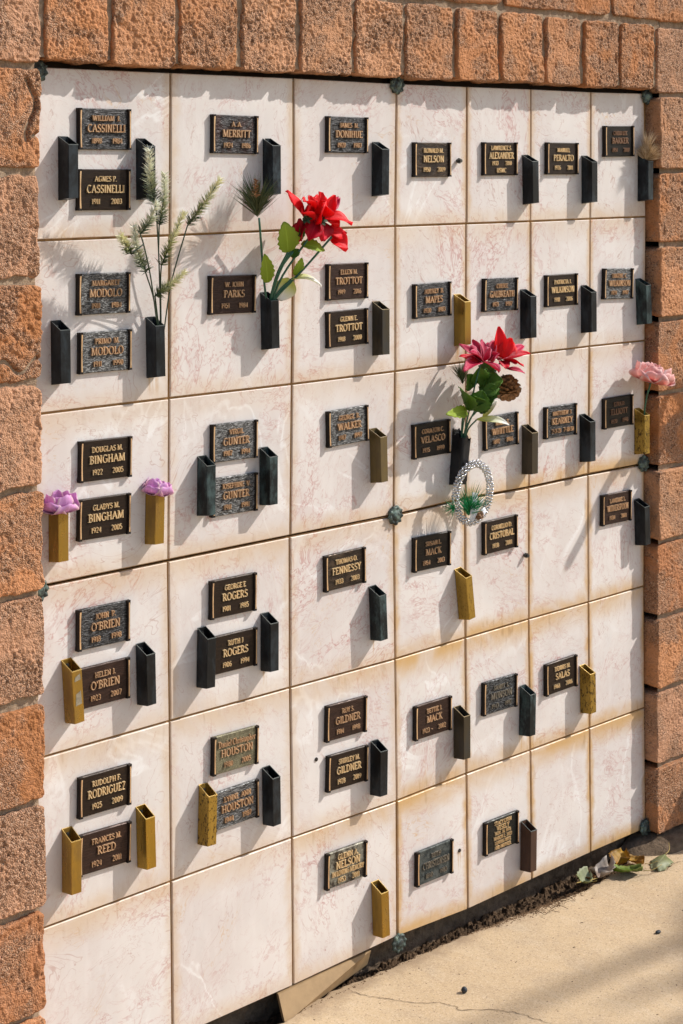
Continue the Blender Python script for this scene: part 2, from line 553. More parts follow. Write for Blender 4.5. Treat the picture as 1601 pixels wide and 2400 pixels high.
PLATE = {
    'slate': mat_plate('plate_slate', (0.017, 0.017, 0.0175), (0.125, 0.124, 0.126), 0.36, 1.0, 0.45, sx=90, sz=560),
    'slatebrown': mat_plate('plate_slatebrown', (0.020, 0.017, 0.017), (0.10, 0.098, 0.10), 0.36, 1.0, 0.45, blot=(0.045, 0.020, 0.016), blot_f=0.7),
    'slatedark': mat_plate('plate_slatedark', (0.012, 0.012, 0.013), (0.15, 0.155, 0.16), 0.34, 1.0, 0.4, sx=110),
    'silver': mat_plate('plate_silver', (0.038, 0.037, 0.036), (0.29, 0.293, 0.29), 0.38, 1.0, 0.35, warp=1.6, sx=95, sz=560),  # brighter sheen is put into the crest colour
    'bronze': mat_plate('plate_bronze', (0.017, 0.0095, 0.006), (0.030, 0.018, 0.011), 0.40, 0.20, 0.3, sx=30),
    'plank': mat_plate('plate_plank', (0.020, 0.013, 0.009), (0.075, 0.050, 0.033), 0.40, 0.7, 0.3, sx=18, sz=200),
    'red': mat_plate('plate_red', (0.027, 0.013, 0.009), (0.048, 0.025, 0.018), 0.40, 0.40, 0.3, sx=35),
    'dark': mat_plate('plate_dark', (0.008, 0.006, 0.005), (0.018, 0.013, 0.010), 0.38, 0.22, 0.3, sx=30),
    'olive': mat_plate('plate_olive', (0.14, 0.125, 0.075), (0.27, 0.25, 0.16), 0.5, 0.3, 0.25, sx=420, blot=(0.05, 0.040, 0.026), blot_f=0.5),
    'fleck': mat_plate('plate_fleck', (0.030, 0.023, 0.017), (0.055, 0.042, 0.031), 0.42, 0.6, 0.3, sx=120, blot=(0.30, 0.29, 0.23), blot_f=0.75),
    'patina': mat_plate('plate_patina', (0.022, 0.028, 0.028), (0.050, 0.062, 0.060), 0.5, 0.6, 0.2, sx=200, blot=(0.16, 0.17, 0.155), blot_f=0.4),
    'black': mat_plate('plate_black', (0.009, 0.010, 0.009), (0.019, 0.020, 0.018), 0.35, 0.35, 0.3, sx=35),
}
M['rail'] = mat_metal('rail_bronze', (0.020, 0.014, 0.011), 0.5, 0.3, spec=0.25)
M['polish'] = mat_metal('polished_bronze', (0.86, 0.57, 0.31), 0.40, 0.45, patina=(0.32, 0.14, 0.06), pf=0.5, pscale=70)
M['letter_bright'] = mat_metal('letter_bright', (0.86, 0.64, 0.36), 0.42, 0.4, patina=(0.45, 0.28, 0.12), pf=0.4, pscale=150)
M['letter'] = mat_metal('letter_bronze', (0.70, 0.45, 0.26), 0.42, 0.4, patina=(0.18, 0.09, 0.045), pf=0.5, pscale=120)
M['letter_dull'] = mat_metal('letter_dull', (0.36, 0.21, 0.13), 0.45, 0.4, patina=(0.10, 0.06, 0.04), pf=0.6, pscale=120)
M['letter_grey'] = mat_metal('letter_grey', (0.30, 0.26, 0.20), 0.45, 0.4, patina=(0.06, 0.06, 0.055), pf=0.7, pscale=150)
VASE = {
    'dark': mat_metal('vase_dark', (0.0065, 0.0072, 0.0085), 0.36, 0.2, patina=(0.034, 0.047, 0.058), pf=0.55, pscale=30, spec=0.35),  # bluish sky reflections are put into the patina colour
    'steel': mat_metal('vase_steel', (0.008, 0.0095, 0.012), 0.36, 0.2, patina=(0.065, 0.095, 0.11), pf=0.5, pscale=35, spec=0.3),
    'patina': mat_metal('vase_patina', (0.010, 0.013, 0.014), 0.42, 0.2, spec=0.3, patina=(0.085, 0.135, 0.135), pf=0.6, pscale=38),
    'umber': mat_metal('vase_umber', (0.075, 0.060, 0.038), 0.42, 0.6, patina=(0.035, 0.033, 0.030), pf=0.8, pscale=28),
    'brass': mat_metal('vase_brass', (0.46, 0.285, 0.060), 0.30, 0.92, patina=(0.20, 0.105, 0.024), pf=0.75, pscale=22),
    'brassbright': mat_metal('vase_brassbright', (0.52, 0.33, 0.060), 0.24, 0.95),
    'dull': mat_metal('vase_dull', (0.20, 0.145, 0.060), 0.42, 0.7, patina=(0.09, 0.065, 0.035), pf=0.6, pscale=25),
    'dull2': mat_metal('vase_dull_dark', (0.085, 0.066, 0.042), 0.42, 0.6, patina=(0.045, 0.038, 0.030), pf=0.6, pscale=22),
    'corroded': mat_metal('vase_corroded', (0.44, 0.28, 0.055), 0.38, 0.75, speck=(0.045, 0.028, 0.014), sf=0.9),
    'corroded2': mat_metal('vase_corroded_light', (0.44, 0.28, 0.055), 0.36, 0.78, speck=(0.10, 0.06, 0.022), sf=0.45),
    'brown': mat_metal('vase_brown_paint', (0.075, 0.036, 0.021), 0.5, 0.1),
    'film': mat_metal('vase_film', (0.014, 0.014, 0.016), 0.38, 0.2),
}
M['screw'] = mat_metal('screw', (0.09, 0.09, 0.085), 0.4, 0.8)
M['rosette'] = mat_metal('rosette', (0.035, 0.042, 0.038), 0.55, 0.2, patina=(0.17, 0.24, 0.20), pf=0.85, pscale=90, bump=0.4)

# ------------------------------------------------------------------ ground
GROUND_Z = 0.0
edge = [(-6.0, -0.03), (-1.2, -0.03), (-0.42, -0.022), (-0.356, -0.030), (-0.27, -0.014), (-0.2034, -0.006), (-0.055, -0.0146), (0.09, -0.0173),
        (0.155, -0.0198), (0.337, -0.0352), (0.45, -0.052), (0.548, -0.0611), (0.658, -0.0547), (0.79, -0.030), (0.90, -0.020), (1.6, -0.02), (6.0, -0.03)]
rnd = random.Random(4)
fine = []
for (x0, y0), (x1, y1) in zip(edge, edge[1:]):
    n = max(1, int((x1 - x0) / 0.012)) if abs(x0) < 1.3 else 1
    for k in range(n):
        t = k / n
        fine.append((x0 + (x1 - x0) * t, y0 + (y1 - y0) * t + (rnd.uniform(-0.004, 0.004) if n > 1 else 0)))
fine.append(edge[-1])
mb = MB()
nf = len(fine)
v = [(x, y, 0.0) for x, y in fine] + [(x, y - 0.006, 0.003) for x, y in fine] + [(x, -4.2, 0.003) for x, y in fine] + [(x, y + 0.004, -0.05) for x, y in fine]
f = []
for i in range(nf - 1):
    f.append((i, i + 1, nf + i + 1, nf + i)[::-1])
    f.append((nf + i, nf + i + 1, 2 * nf + i + 1, 2 * nf + i)[::-1])
    f.append((3 * nf + i, 3 * nf + i + 1, i + 1, i)[::-1])
mb.add(v, f)
o = link('concrete_path', mb.build('concrete_path', M['concrete']))
o['kind'] = 'structure'
mb = MB()
mb.add([(-120, -120, -0.055), (120, -120, -0.055), (120, 120, -0.055), (-120, 120, -0.055)], [(0, 1, 2, 3)])
o = link('ground', mb.build('ground', M['earth']))
o['kind'] = 'structure'
# soil bed in the gap between the path and the footing
nx, ny = 560, 26
xs = np.linspace(-1.3, 1.5, nx)
ys = np.linspace(-0.075, 0.04, ny)
gx, gy = np.meshgrid(xs, ys, indexing='ij')
pp = np.stack([gx.ravel(), gy.ravel(), np.zeros(gx.size)], 1)
zz = -0.020 + 0.009 * fbm(pp * 35, 5, 3) + 0.006 * vnoise(pp * 160, 8) + 0.004 * vnoise(pp * 330, 9)
v = np.stack([pp[:, 0], pp[:, 1], zz], 1)
f = [(i * ny + j, (i + 1) * ny + j, (i + 1) * ny + j + 1, i * ny + j + 1) for i in range(nx - 1) for j in range(ny - 1)]
o = link('soil', mesh('soil', v, f, M['soil'], False))
o['kind'] = 'structure'

# hairline cracks laid on the path as thin dark ribbons
def crack(pts, w, seed):
    rr = random.Random(seed)
    path = []
    for (a, b) in zip(pts, pts[1:]):
        for k in range(7):
            t = k / 7
            path.append((a[0] + (b[0] - a[0]) * t + rr.uniform(-.0025, .0025), a[1] + (b[1] - a[1]) * t + rr.uniform(-.0025, .0025)))
    path.append(pts[-1])
    mbk = MB()
    v, f = [], []
    for i, (x, y) in enumerate(path):
        a = path[max(i - 1, 0)]
        b = path[min(i + 1, len(path) - 1)]
        dx, dy = b[0] - a[0], b[1] - a[1]
        L = math.hypot(dx, dy) or 1
        h = w * rr.uniform(0.3, 1.0) * min(1, i / 3 + 0.2, (len(path) - i) / 4)
        v += [(x - dy / L * h, y + dx / L * h, 0.0042), (x + dy / L * h, y - dx / L * h, 0.0042)]
        if i:
            f.append((2 * i - 2, 2 * i - 1, 2 * i + 1, 2 * i))
    mbk.add(v, f)
    return mbk.build('crack', M['crack'])
path_obj = bpy.data.objects['concrete_path']
link('crack', crack([(-0.1725, -0.0355), (-0.168, -0.0657), (-0.1506, -0.0954), (-0.1354, -0.127), (-0.1116, -0.1668), (-0.077, -0.1959), (-0.0649, -0.2327), (-0.0708, -0.2437), (-0.0192, -0.2891), (-0.0004, -0.3238), (0.0098, -0.346), (0.0133, -0.3738), (0.0225, -0.4191), (0.05, -0.52)], 0.0010, 2), path_obj)
link('crack', crack([(0.62, -0.055), (0.70, -0.10), (0.80, -0.13), (0.86, -0.12), (0.95, -0.16)], 0.0008, 5), path_obj)

# ------------------------------------------------------------------ brick surround
YF = -0.038     # front plane of the bricks; the marble face is y = 0
def brick_mesh(w, h, seed, step=0.0017, rough=1.0, back=0.05, chip=None, rag=1.0):
    """slump block: rounded front, pitted skin, open back; local origin at the centre of the front plane"""
    rr = random.Random(seed)
    rad = rr.uniform(0.0025, 0.0045)
    depth = back - YF
    def prof(L):
        n = max(4, int(L / step))
        sk = [0.0] + [depth * (0.45 + 0.50 * k / 11) for k in range(12)]
        c = [(-L / 2, q) for q in sk]
        for k in range(n + 1):
            x = -L / 2 + L * k / n
            e = min(x + L / 2, L / 2 - x)
            q = min(1.0, e / rad)
            c.append((x, depth - rad * 0.8 * (1 - math.sqrt(max(0.0, 1 - (1 - q) ** 2)))))
        c += [(L / 2, q) for q in sk[::-1]]
        return np.array(c)
    px, pz = prof(w), prof(h)
    nx, nz = len(px), len(pz)
    X, Z = np.meshgrid(px[:, 0], pz[:, 0], indexing='ij')
    DX, DZ = np.meshgrid(px[:, 1], pz[:, 1], indexing='ij')
    D = np.minimum(DX, DZ)
    # rounded corners in plan
    ex = np.clip(1 - (w / 2 - np.abs(X)) / 0.014, 0, 1)
    ez = np.clip(1 - (h / 2 - np.abs(Z)) / 0.014, 0, 1)
    q = np.clip(np.sqrt(ex ** 2 + ez ** 2) - 1, 0, 1)
    X = X - np.sign(X) * q * 0.010
    Z = Z - np.sign(Z) * q * 0.010
    P = np.stack([X.ravel(), -D.ravel(), Z.ravel()], 1)
    S = P + np.array([seed * 3.17, seed * 1.31, seed * 2.71])
    front = np.clip(D.ravel() / depth, 0, 1)
    lump = fbm(S * 16, seed, 2)
    mid = fbm(S * 70, seed + 40, 3, 0.6)
    grain = vnoise(S * 260, seed + 70)
    # roughness varies over the face: smoother bands and torn patches
    tear = np.clip(0.5 + 0.9 * fbm(S * 13, seed + 21, 2), 0.15, 1.15)
    pore = np.clip(vnoise(S * np.array([190, 190, 120]), seed + 90) - 0.42, 0, 1) * 2.0
    pore2 = np.clip(vnoise(S * np.array([90, 90, 60]), seed + 93) - 0.55, 0, 1) * 2.2
    grit = vnoise(S * 210, seed + 61)
    dy = 0.0032 * lump + rough * (0.0020 * mid * tear + 0.0022 * grit * tear + 0.0012 * grain - 0.0022 * pore - 0.0034 * pore2)
    P[:, 1] -= dy * (0.35 + 0.65 * front)
    wob = fbm(S * 28, seed + 55, 3, 0.6)
    wob2 = fbm(S * 28 + 9.1, seed + 56, 3, 0.6)
    edge_x = np.clip(np.abs(P[:, 0]) / (w / 2), 0, 1) ** 6
    edge_z = np.clip(np.abs(P[:, 2]) / (h / 2), 0, 1) ** 6
    P[:, 0] -= np.sign(P[:, 0]) * edge_x * (0.0015 + 0.0042 * rag * wob)
    P[:, 2] -= np.sign(P[:, 2]) * edge_z * (0.0015 + 0.0042 * rag * wob2)
    if chip is not None:       # a crusted groove: cz height, cx start
        cx, cz = chip
        g1 = np.exp(-((P[:, 2] - cz - 0.012 * np.sin(P[:, 0] * 90)) / 0.004) ** 2) * (P[:, 0] > cx)
        g2 = np.exp(-((P[:, 0] - cx - 0.010 * np.sin(P[:, 2] * 60)) / 0.004) ** 2) * (P[:, 2] > cz) * (P[:, 2] < cz + 0.11)
        P[:, 1] += 0.012 * np.clip(g1 + g2, 0, 1) * front
    P[:, 1] += back
    idx = np.arange(nx * nz).reshape(nx, nz)
    a, b, c, d = idx[:-1, :-1].ravel(), idx[1:, :-1].ravel(), idx[1:, 1:].ravel(), idx[:-1, 1:].ravel()
    quads = np.stack([a, b, c, d], 1).astype(np.int32)
    me = bpy.data.meshes.new('brick')
    me.vertices.add(len(P))
    me.vertices.foreach_set('co', P.astype(np.float32).ravel())
    me.loops.add(quads.size)
    me.loops.foreach_set('vertex_index', quads.ravel())
    me.polygons.add(len(quads))
    me.polygons.foreach_set('loop_start', np.arange(0, quads.size, 4, dtype=np.int32))
    me.polygons.foreach_set('loop_total', np.full(len(quads), 4, dtype=np.int32))
    me.materials.append(M['brick'])
    me.update(calc_edges=True)
    me.polygons.foreach_set('use_smooth', [True] * len(quads))
    me.validate()
    return me

wall = thing('brick_wall', 'rough tan brick wall framing the white marble', 'brick wall', loc=(-0.92, 0, 0))
BR = random.Random(11)
TONES = [(0.51, 0.232, 0.108), (0.55, 0.268, 0.136), (0.48, 0.208, 0.090), (0.54, 0.280, 0.152), (0.47, 0.208, 0.098), (0.52, 0.245, 0.118)]
PALE = (0.52, 0.280, 0.165)
coarse_cache = {}
def brick(x0, x1, z0, z1, seed, tone=None, fine_step=0.0017, rough=1.0, chip=None, rag=1.0):
    w, h = x1 - x0, z1 - z0
    if fine_step > 0.006:
        key = (round(w, 2), round(h, 2), seed % 3)
        me = coarse_cache.get(key)
        if me is None:
            me = coarse_cache[key] = brick_mesh(w, h, seed, fine_step)
    else:
        me = brick_mesh(w, h, seed, fine_step, rough, chip=chip, rag=rag)
    o = link('brick', me, wall, ((x0 + x1) / 2 + 0.92, BR.uniform(-0.003, 0.003), (z0 + z1) / 2), (BR.uniform(-.012, .012), BR.uniform(-.006, .006), BR.uniform(-.015, .015)))
    c = tone or TONES[BR.randrange(len(TONES))]
    k = BR.uniform(0.92, 1.08)
    o.color = (c[0] * k, c[1] * k, c[2] * k, 1)
    return o

LJ = [2.082, 1.889, 1.705, 1.517, 1.337, 1.150, 0.968, 0.778, 0.597, 0.408, 0.221, 0.035]
LT = [PALE, TONES[0], PALE, TONES[2], PALE, TONES[0], PALE, TONES[2], PALE, TONES[4], TONES[0]]
for k in range(len(LJ) - 1):
    off = BR.uniform(-0.003, 0.003)
    brick(-1.11, (-0.9175 if k < 4 else -0.9205) + off, LJ[k + 1] + 0.005, LJ[k] - 0.005, 100 + k, LT[k], rough=1.1, rag=2.1, chip=(-0.02, -0.06) if k == 3 else ((0.075, -0.04) if k == 1 else None))
    brick(-1.51, -1.12, LJ[k + 1] + 0.005, LJ[k] - 0.005, 200 + k % 3, fine_step=0.009)
RJ = [2.058, 1.886, 1.697, 1.514, 1.328, 1.143, 0.956, 0.771, 0.582, 0.398, 0.207, 0.030]
RT = [PALE, TONES[3], TONES[0], TONES[1], TONES[0], TONES[2], TONES[3], TONES[4], TONES[5], PALE, TONES[0]]
for k in range(len(RJ) - 1):
    x0 = 0.884 if k == 0 else 0.889 + BR.uniform(-0.002, 0.003)
    brick(x0, 1.085, RJ[k + 1] + 0.005, RJ[k] - 0.005, 300 + k, RT[k], rough=0.9)
    brick(1.095, 1.485, RJ[k + 1] + 0.005, RJ[k] - 0.005, 400 + k % 3, fine_step=0.009)
SO = [-0.914, -0.769, -0.618, -0.465, -0.314, -0.161, -0.011, 0.147, 0.291, 0.447, 0.586, 0.730, 0.875]
ST = [TONES[0], TONES[1], TONES[5], TONES[3], TONES[3], TONES[3], TONES[1], TONES[0], TONES[5], TONES[1], TONES[0], TONES[2]]
for k in range(12):
    g0 = BR.uniform(0.0045, 0.0075)
    g1 = BR.uniform(0.0045, 0.0075)
    o = brick(SO[k] + g0, SO[k + 1] - g1, 1.896 + BR.uniform(-.002, .003), 2.057, 500 + k, ST[k], rough=1.15, rag=1.5)
    o.rotation_euler[2] = BR.uniform(-0.045, 0.01)
for k, (a, b) in enumerate([(-1.51, -1.12), (-1.11, -0.885), (-0.875, -0.49), (-0.48, -0.095), (-0.085, 0.30), (0.31, 0.693), (0.703, 1.085), (1.095, 1.485)]):
    brick(a, b, 2.0685 if k > 1 else 2.094, 2.245, 600 + k, TONES[k % 3], fine_step=0.0024 if k in (5, 6) else 0.009)
for k, (a, b) in enumerate([(-1.51, -1.12), (-1.11, -0.74), (-0.73, -0.345), (-0.335, 0.05), (0.06, 0.445), (0.455, 0.84), (0.85, 1.235), (1.245, 1.485)]):
    brick(a, b, 2.256, 2.44, 700 + k % 3, TONES[k % 3], fine_step=0.009)

# mortar bed, recessed between the bricks
def rough_sheet(x0, x1, z0, z1, y, amp, seed, step=0.006):
    nx, nz = max(2, int((x1 - x0) / step)), max(2, int((z1 - z0) / step))
    gx, gz = np.meshgrid(np.linspace(x0, x1, nx), np.linspace(z0, z1, nz), indexing='ij')
    P = np.stack([gx.ravel(), np.full(gx.size, y), gz.ravel()], 1)
    P[:, 1] += amp * fbm(P * 60, seed, 3)
    fs = [(i * nz + j, (i + 1) * nz + j, (i + 1) * nz + j + 1, i * nz + j + 1) for i in range(nx - 1) for j in range(nz - 1)]
    return P, fs
mb = MB()
for (a, b, c, d, s) in ((-1.51, -0.928, 0.02, 2.44, 1), (0.905, 1.485, 0.02, 2.44, 2), (-0.929, 0.897, 1.905, 2.44, 3)):
    mb.add(*rough_sheet(a, b, c, d, -0.026 if s == 2 else -0.029, 0.005, s))
o = link('mortar', mb.build('mortar', M['mortar'], True), wall, (0.92, 0, 0))
mbc = MB()
mbc.box(-1.51, 1.485, 0.052, 0.25, -0.05, 2.44)
link('wall_core', mbc.build('wall_core', M['cavity']), wall, (0.92, 0, 0))
# rough footing under the opening and the right-hand jamb
mb = MB()
mb.add(*rough_sheet(-1.5, 1.5, -0.06, 0.07, 0.040, 0.010, 7))
nx, nz = 110, 16
v = []
for i in range(nx):
    x = 0.80 + 0.69 * i / (nx - 1)
    grow = min(1.0, math.sqrt(max(0.0, (x - 0.80) / 0.10)))
    for j in range(nz):
        a = math.pi / 2 * min(1.0, j / (nz - 4))
        z = 0.032 * math.cos(a) ** 0.6 * grow if a < 1.5 else 0.0
        if j > nz - 4:
            z = -0.012 * (j - (nz - 4))
        v.append((x, 0.03 - 0.115 * math.sin(a) * (0.35 + 0.65 * grow), z - 0.02 * (1 - grow)))
v = np.array(v)
v[:, 1] += 0.006 * fbm(v * 30, 31, 3)
v[:, 2] += 0.004 * fbm(v * 45, 37, 3)
mb.add(v, [(i * nz + j, i * nz + j + 1, (i + 1) * nz + j + 1, (i + 1) * nz + j) for i in range(nx - 1) for j in range(nz - 1)])
link('footing', mb.build('footing', M['footing'], True), wall, (0.92, 0, 0))

# ------------------------------------------------------------------ marble columbarium front
GRID = {(-2, 0): (-0.6057, 1.8908),
        (-1, 0): (-0.2951, 1.8909),
        (0, 0): (0.0017, 1.8888),
        (1, 0): (0.2233, 1.8891),
        (2, 0): (0.4434, 1.8899),
        (3, 0): (0.6655, 1.8893),
        (4, 0): (0.8786, 1.8914),
        (-2, 1): (-0.6095, 1.5826),
        (-1, 1): (-0.2955, 1.5842),
        (0, 1): (-0.0035, 1.5837),
        (1, 1): (0.2217, 1.5834),
        (2, 1): (0.4416, 1.5829),
        (3, 1): (0.6635, 1.5834),
        (4, 1): (0.8867, 1.5834),
        (-2, 2): (-0.6128, 1.2747),
        (-1, 2): (-0.3014, 1.273),
        (0, 2): (-0.004, 1.2733),
        (2, 2): (0.4415, 1.2767),
        (3, 2): (0.6614, 1.2765),
        (4, 2): (0.8837, 1.2743),
        (-2, 3): (-0.6164, 0.9667),
        (-1, 3): (-0.3066, 0.9659),
        (0, 3): (-0.0091, 0.9646),
        (1, 3): (0.2181, 0.9697),
        (2, 3): (0.437, 0.9653),
        (3, 3): (0.6576, 0.9679),
        (4, 3): (0.8822, 0.965),
        (-2, 4): (-0.6139, 0.6599),
        (-1, 4): (-0.307, 0.6577),
        (0, 4): (-0.0043, 0.6545),
        (1, 4): (0.2193, 0.6567),
        (2, 4): (0.4382, 0.658),
        (3, 4): (0.6601, 0.6576),
        (4, 4): (0.8829, 0.6582),
        (-2, 5): (-0.6123, 0.352),
        (-1, 5): (-0.303, 0.3503),
        (0, 5): (0.0001, 0.3463),
        (1, 5): (0.2226, 0.3496),
        (2, 5): (0.4439, 0.3495),
        (3, 5): (0.6653, 0.35),
        (4, 5): (0.8885, 0.3504),
        (-1, 6): (-0.301, 0.045),
        (0, 6): (0.0017, 0.0499),
        (1, 6): (0.2275, 0.0401),
        (2, 6): (0.4496, 0.0421),
        (3, 6): (0.6701, 0.0432),
        (4, 6): (0.894, 0.0414)}
GRID[(1, 2)] = (0.2202, 1.2752)
GRID[(-2, 6)] = (-0.6105, 0.0455)
for j in range(7):
    z = GRID[(-2, j)][1]
    GRID[(-3, j)] = (-0.921, z)
front = thing('columbarium_front', 'pale pink veined marble wall of square niche panels', 'marble wall', loc=(0, 0, 0.045))
TR = random.Random(3)
for j in range(6):
    for i in range(-3, 4):
        g = 0.0021 + TR.uniform(0, 0.0009)
        gt = 0.0022 if j != 3 else 0.0034
        gb = 0.0022 if j != 2 else 0.0034
        gl = g if not (i == -1 and j < 3) else 0.0038
        gr = g
        q = [GRID[(i, j + 1)], GRID[(i + 1, j + 1)], GRID[(i + 1, j)], GRID[(i, j)]]
        (ax, az), (bx, bz), (cx, cz), (dx, dz) = q
        A, B, Cc, Dd = (ax + gl, az + gb), (bx - gr, bz + gb), (cx - gr, cz - gt), (dx + gl, dz - gt)
        bv = 0.0013
        fr = [(A[0] + bv, A[1] + bv), (B[0] - bv, B[1] + bv), (Cc[0] - bv, Cc[1] - bv), (Dd[0] + bv, Dd[1] - bv)]
        ed = [A, B, Cc, Dd]
        y0 = TR.uniform(-0.0006, 0.0006) + (-0.0012 if j < 3 else 0.0)
        v = [(x, y0, z - 0.045) for x, z in fr] + [(x, y0 + bv, z - 0.045) for x, z in ed] + [(x, 0.02, z - 0.045) for x, z in ed]
        f = [(0, 1, 2, 3)] + [(4 + k, 4 + (k + 1) % 4, (k + 1) % 4, k) for k in range(4)] + [(8 + k, 8 + (k + 1) % 4, 4 + (k + 1) % 4, 4 + k) for k in range(4)] + [(11, 10, 9, 8)]
        uv = [(0, 0), (1, 0), (1, 1), (0, 1)] * 3
        o = link('marble_tile', mesh('marble_tile', v, f, M['marble'], False, uv), front)
        # how rusty its joints are: sides, bottom, top
        right = 1.0 if i >= 0 else 0.0
        sv = 0.42 + 0.40 * right * (1 if j >= 2 else 0.35)
        sb = 0.34 + (0.60 if (right and j >= 2) else 0.1) + (0.1 if j == 5 else 0)
        st = 0.22 + (0.75 if (right and j >= 4) else (0.35 if j >= 3 else 0.1))
        if j == 0:
            st = 0.0
        o.color = (min(1, sv * TR.uniform(.7, 1.2)), min(1, sb * TR.uniform(.7, 1.2)), min(1, st * TR.uniform(.7, 1.2)), 1)
mb = MB()
mb.box(-0.93, 0.888, 0.0030, 0.017, 0.968 - 0.045, 1.884 - 0.045)
mb.box(-0.93, 0.888, 0.0045, 0.017, 0.050 - 0.045, 0.9645 - 0.045)
link('grout', mb.build('grout', M['grout']), front)
mb = MB()
mb.box(-0.96, 0.93, 0.0215, 0.03, 0.05 - 0.045, 1.93 - 0.045)
link('backing', mb.build('backing', M['cavity']), front)

# rosette bolts that clamp the corners of the big marble panels
def rosette_mesh():
    mbr = MB()
    n = 36
    prof = [(0.0195, 0.0), (0.0200, -0.003), (0.0185, -0.0052), (0.0150, -0.0062), (0.0120, -0.0055), (0.0095, -0.0085), (0.0060, -0.0105), (0.0030, -0.0108)]
    v, f = [], []
    for k, (r, y) in enumerate(prof):
        for i in range(n):
            a = 2 * math.pi * i / n
            lob = 1 + (0.09 * math.cos(9 * a) if k in (0, 1, 2) else 0)
            yy = y - (0.0026 * (0.5 + 0.5 * math.cos(9 * a)) if k in (2, 3) else 0)
            v.append((r * lob * math.cos(a), yy, r * lob * math.sin(a)))
    for k in range(len(prof) - 1):
        for i in range(n):
            f.append((k * n + i, k * n + (i + 1) % n, (k + 1) * n + (i + 1) % n, (k + 1) * n + i))
    f.append(tuple((len(prof) - 1) * n + i for i in range(n)))
    mbr.add(v, f)
    return mbr.build('rosette', M['rosette'], True)
rm = rosette_mesh()
for x, z in [(-0.002, 1.885), (-0.009, 0.966), (0.0, 0.039), (-0.905, 1.882), (-0.910, 0.962), (0.884, 1.883), (0.873, 0.968), (0.884, 0.050)]:
    link('rosette', rm, front, (x, -0.0025, z - 0.045), (0, TR.uniform(0, 3), 0))
# stubs of bolts left where vases were taken off, and a drilled hole with rust round it
for x, z in [(0.191, 1.723), (0.420, 0.811)]:
    mb = MB()
    mb.tube([(0, 0.002, 0), (0, -0.014, 0.0)], 0.0038, 8)
    mb.tube([(0, -0.005, 0), (0, -0.009, 0.0)], 0.0062, 6)
    link('bolt_stub', mb.build('bolt_stub', M['screw']), front, (x, 0, z - 0.045))
for x, z in [(0.198, 0.183), (-0.237, 0.4945)]:
    mb = MB()
    mb.tube([(0, 0.002, 0), (0, -0.0022, 0.0)], 0.0042, 9)
    link('drill_hole', mb.build('drill_hole', M['cavity']), front, (x, 0, z - 0.045))  # raised dark disc; shade of the hole is put into its colour

# offcut board wedged under the marble
v0 = [(-0.345, -0.004, 0.044), (-0.075, 0.004, 0.044), (-0.066, 0.024, 0.004), (-0.351, -0.031, -0.004)]
v1 = [(x + 0.004, y + 0.013, z) for x, y, z in v0]
mb = MB()
mb.add(v0 + v1, [(3, 2, 1, 0), (4, 5, 6, 7), (0, 1, 5, 4), (1, 2, 6, 5), (2, 3, 7, 6), (3, 0, 4, 7)])
thing('wedge_board', 'tan wedge shaped offcut board propped under the marble near the path', 'board', me=mb.build('wedge_board', M['board']))

# ------------------------------------------------------------------ lettering: a pen-drawn roman alphabet
def arc(cx, cy, rx, ry, a0, a1, n=9):
    return [(cx + rx * math.cos(math.radians(a0 + (a1 - a0) * k / n)), cy + ry * math.sin(math.radians(a0 + (a1 - a0) * k / n))) for k in range(n + 1)]
GL = {}
def G(ch, w, strokes, serifs=()):
    GL[ch] = (w, strokes, serifs)
S_ = lambda x: [(x, 0), (x, 1)]
G('A', .80, [[(.06, 0), (.38, 1)], [(.36, 1), (.74, 0)], [(.19, .36), (.58, .36)]], [(.06, 0), (.74, 0)])
G('B', .62, [S_(.13), [(.13, 1), (.30, 1)] + arc(.30, .765, .22, .235, 90, -90) + [(.13, .53)], [(.13, .53), (.32, .53)] + arc(.32, .265, .25, .265, 90, -90) + [(.13, 0)]], [(.06, 0), (.06, 1)])
G('C', .72, [arc(.42, .5, .36, .5, 48, 312, 14)], [])
G('D', .76, [S_(.13), [(.13, 1), (.30, 1)] + arc(.30, .5, .40, .5, 90, -90, 12) + [(.13, 0)]], [(.06, 0), (.06, 1)])
G('E', .58, [S_(.13), [(.13, 1), (.52, 1)], [(.13, .53), (.44, .53)], [(.13, 0), (.54, 0)], [(.52, 1), (.52, .86)], [(.54, 0), (.54, .15)]], [(.06, 0), (.06, 1)])
G('F', .55, [S_(.13), [(.13, 1), (.52, 1)], [(.13, .53), (.43, .53)], [(.52, 1), (.52, .86)]], [(.13, 0), (.06, 1)])
G('G', .76, [arc(.42, .5, .36, .5, 48, 330, 14), [(.68, .44), (.68, .12)]], [(.66, .44)])
G('H', .80, [S_(.14), S_(.66), [(.14, .52), (.66, .52)]], [(.14, 0), (.14, 1), (.66, 0), (.66, 1)])
G('I', .30, [S_(.15)], [(.15, 0), (.15, 1)])
G('J', .42, [[(.27, 1), (.27, .22)] + arc(.12, .16, .15, .16, 10, -110, 6)], [(.27, 1)])
G('K', .70, [S_(.13), [(.13, .45), (.58, 1)], [(.24, .58), (.66, 0)]], [(.13, 0), (.13, 1), (.58, 1), (.66, 0)])
G('L', .56, [S_(.13), [(.13, 0), (.52, 0)], [(.52, 0), (.52, .16)]], [(.13, 1), (.06, 0)])
G('M', .95, [[(.12, 0), (.16, 1)], [(.16, 1), (.47, .05)], [(.47, .05), (.78, 1)], [(.79, 1), (.83, 0)]], [(.12, 0), (.83, 0), (.13, 1), (.82, 1)])
G('N', .82, [[(.14, 0), (.14, 1)], [(.14, 1), (.68, 0)], [(.68, 0), (.68, 1)]], [(.14, 0), (.12, 1), (.68, 1)])
G('O', .80, [arc(.40, .5, .35, .5, 90, 450, 20)], [])
G('P', .60, [S_(.13), [(.13, 1), (.30, 1)] + arc(.30, .74, .25, .26, 90, -90) + [(.13, .48)]], [(.13, 0), (.06, 1)])
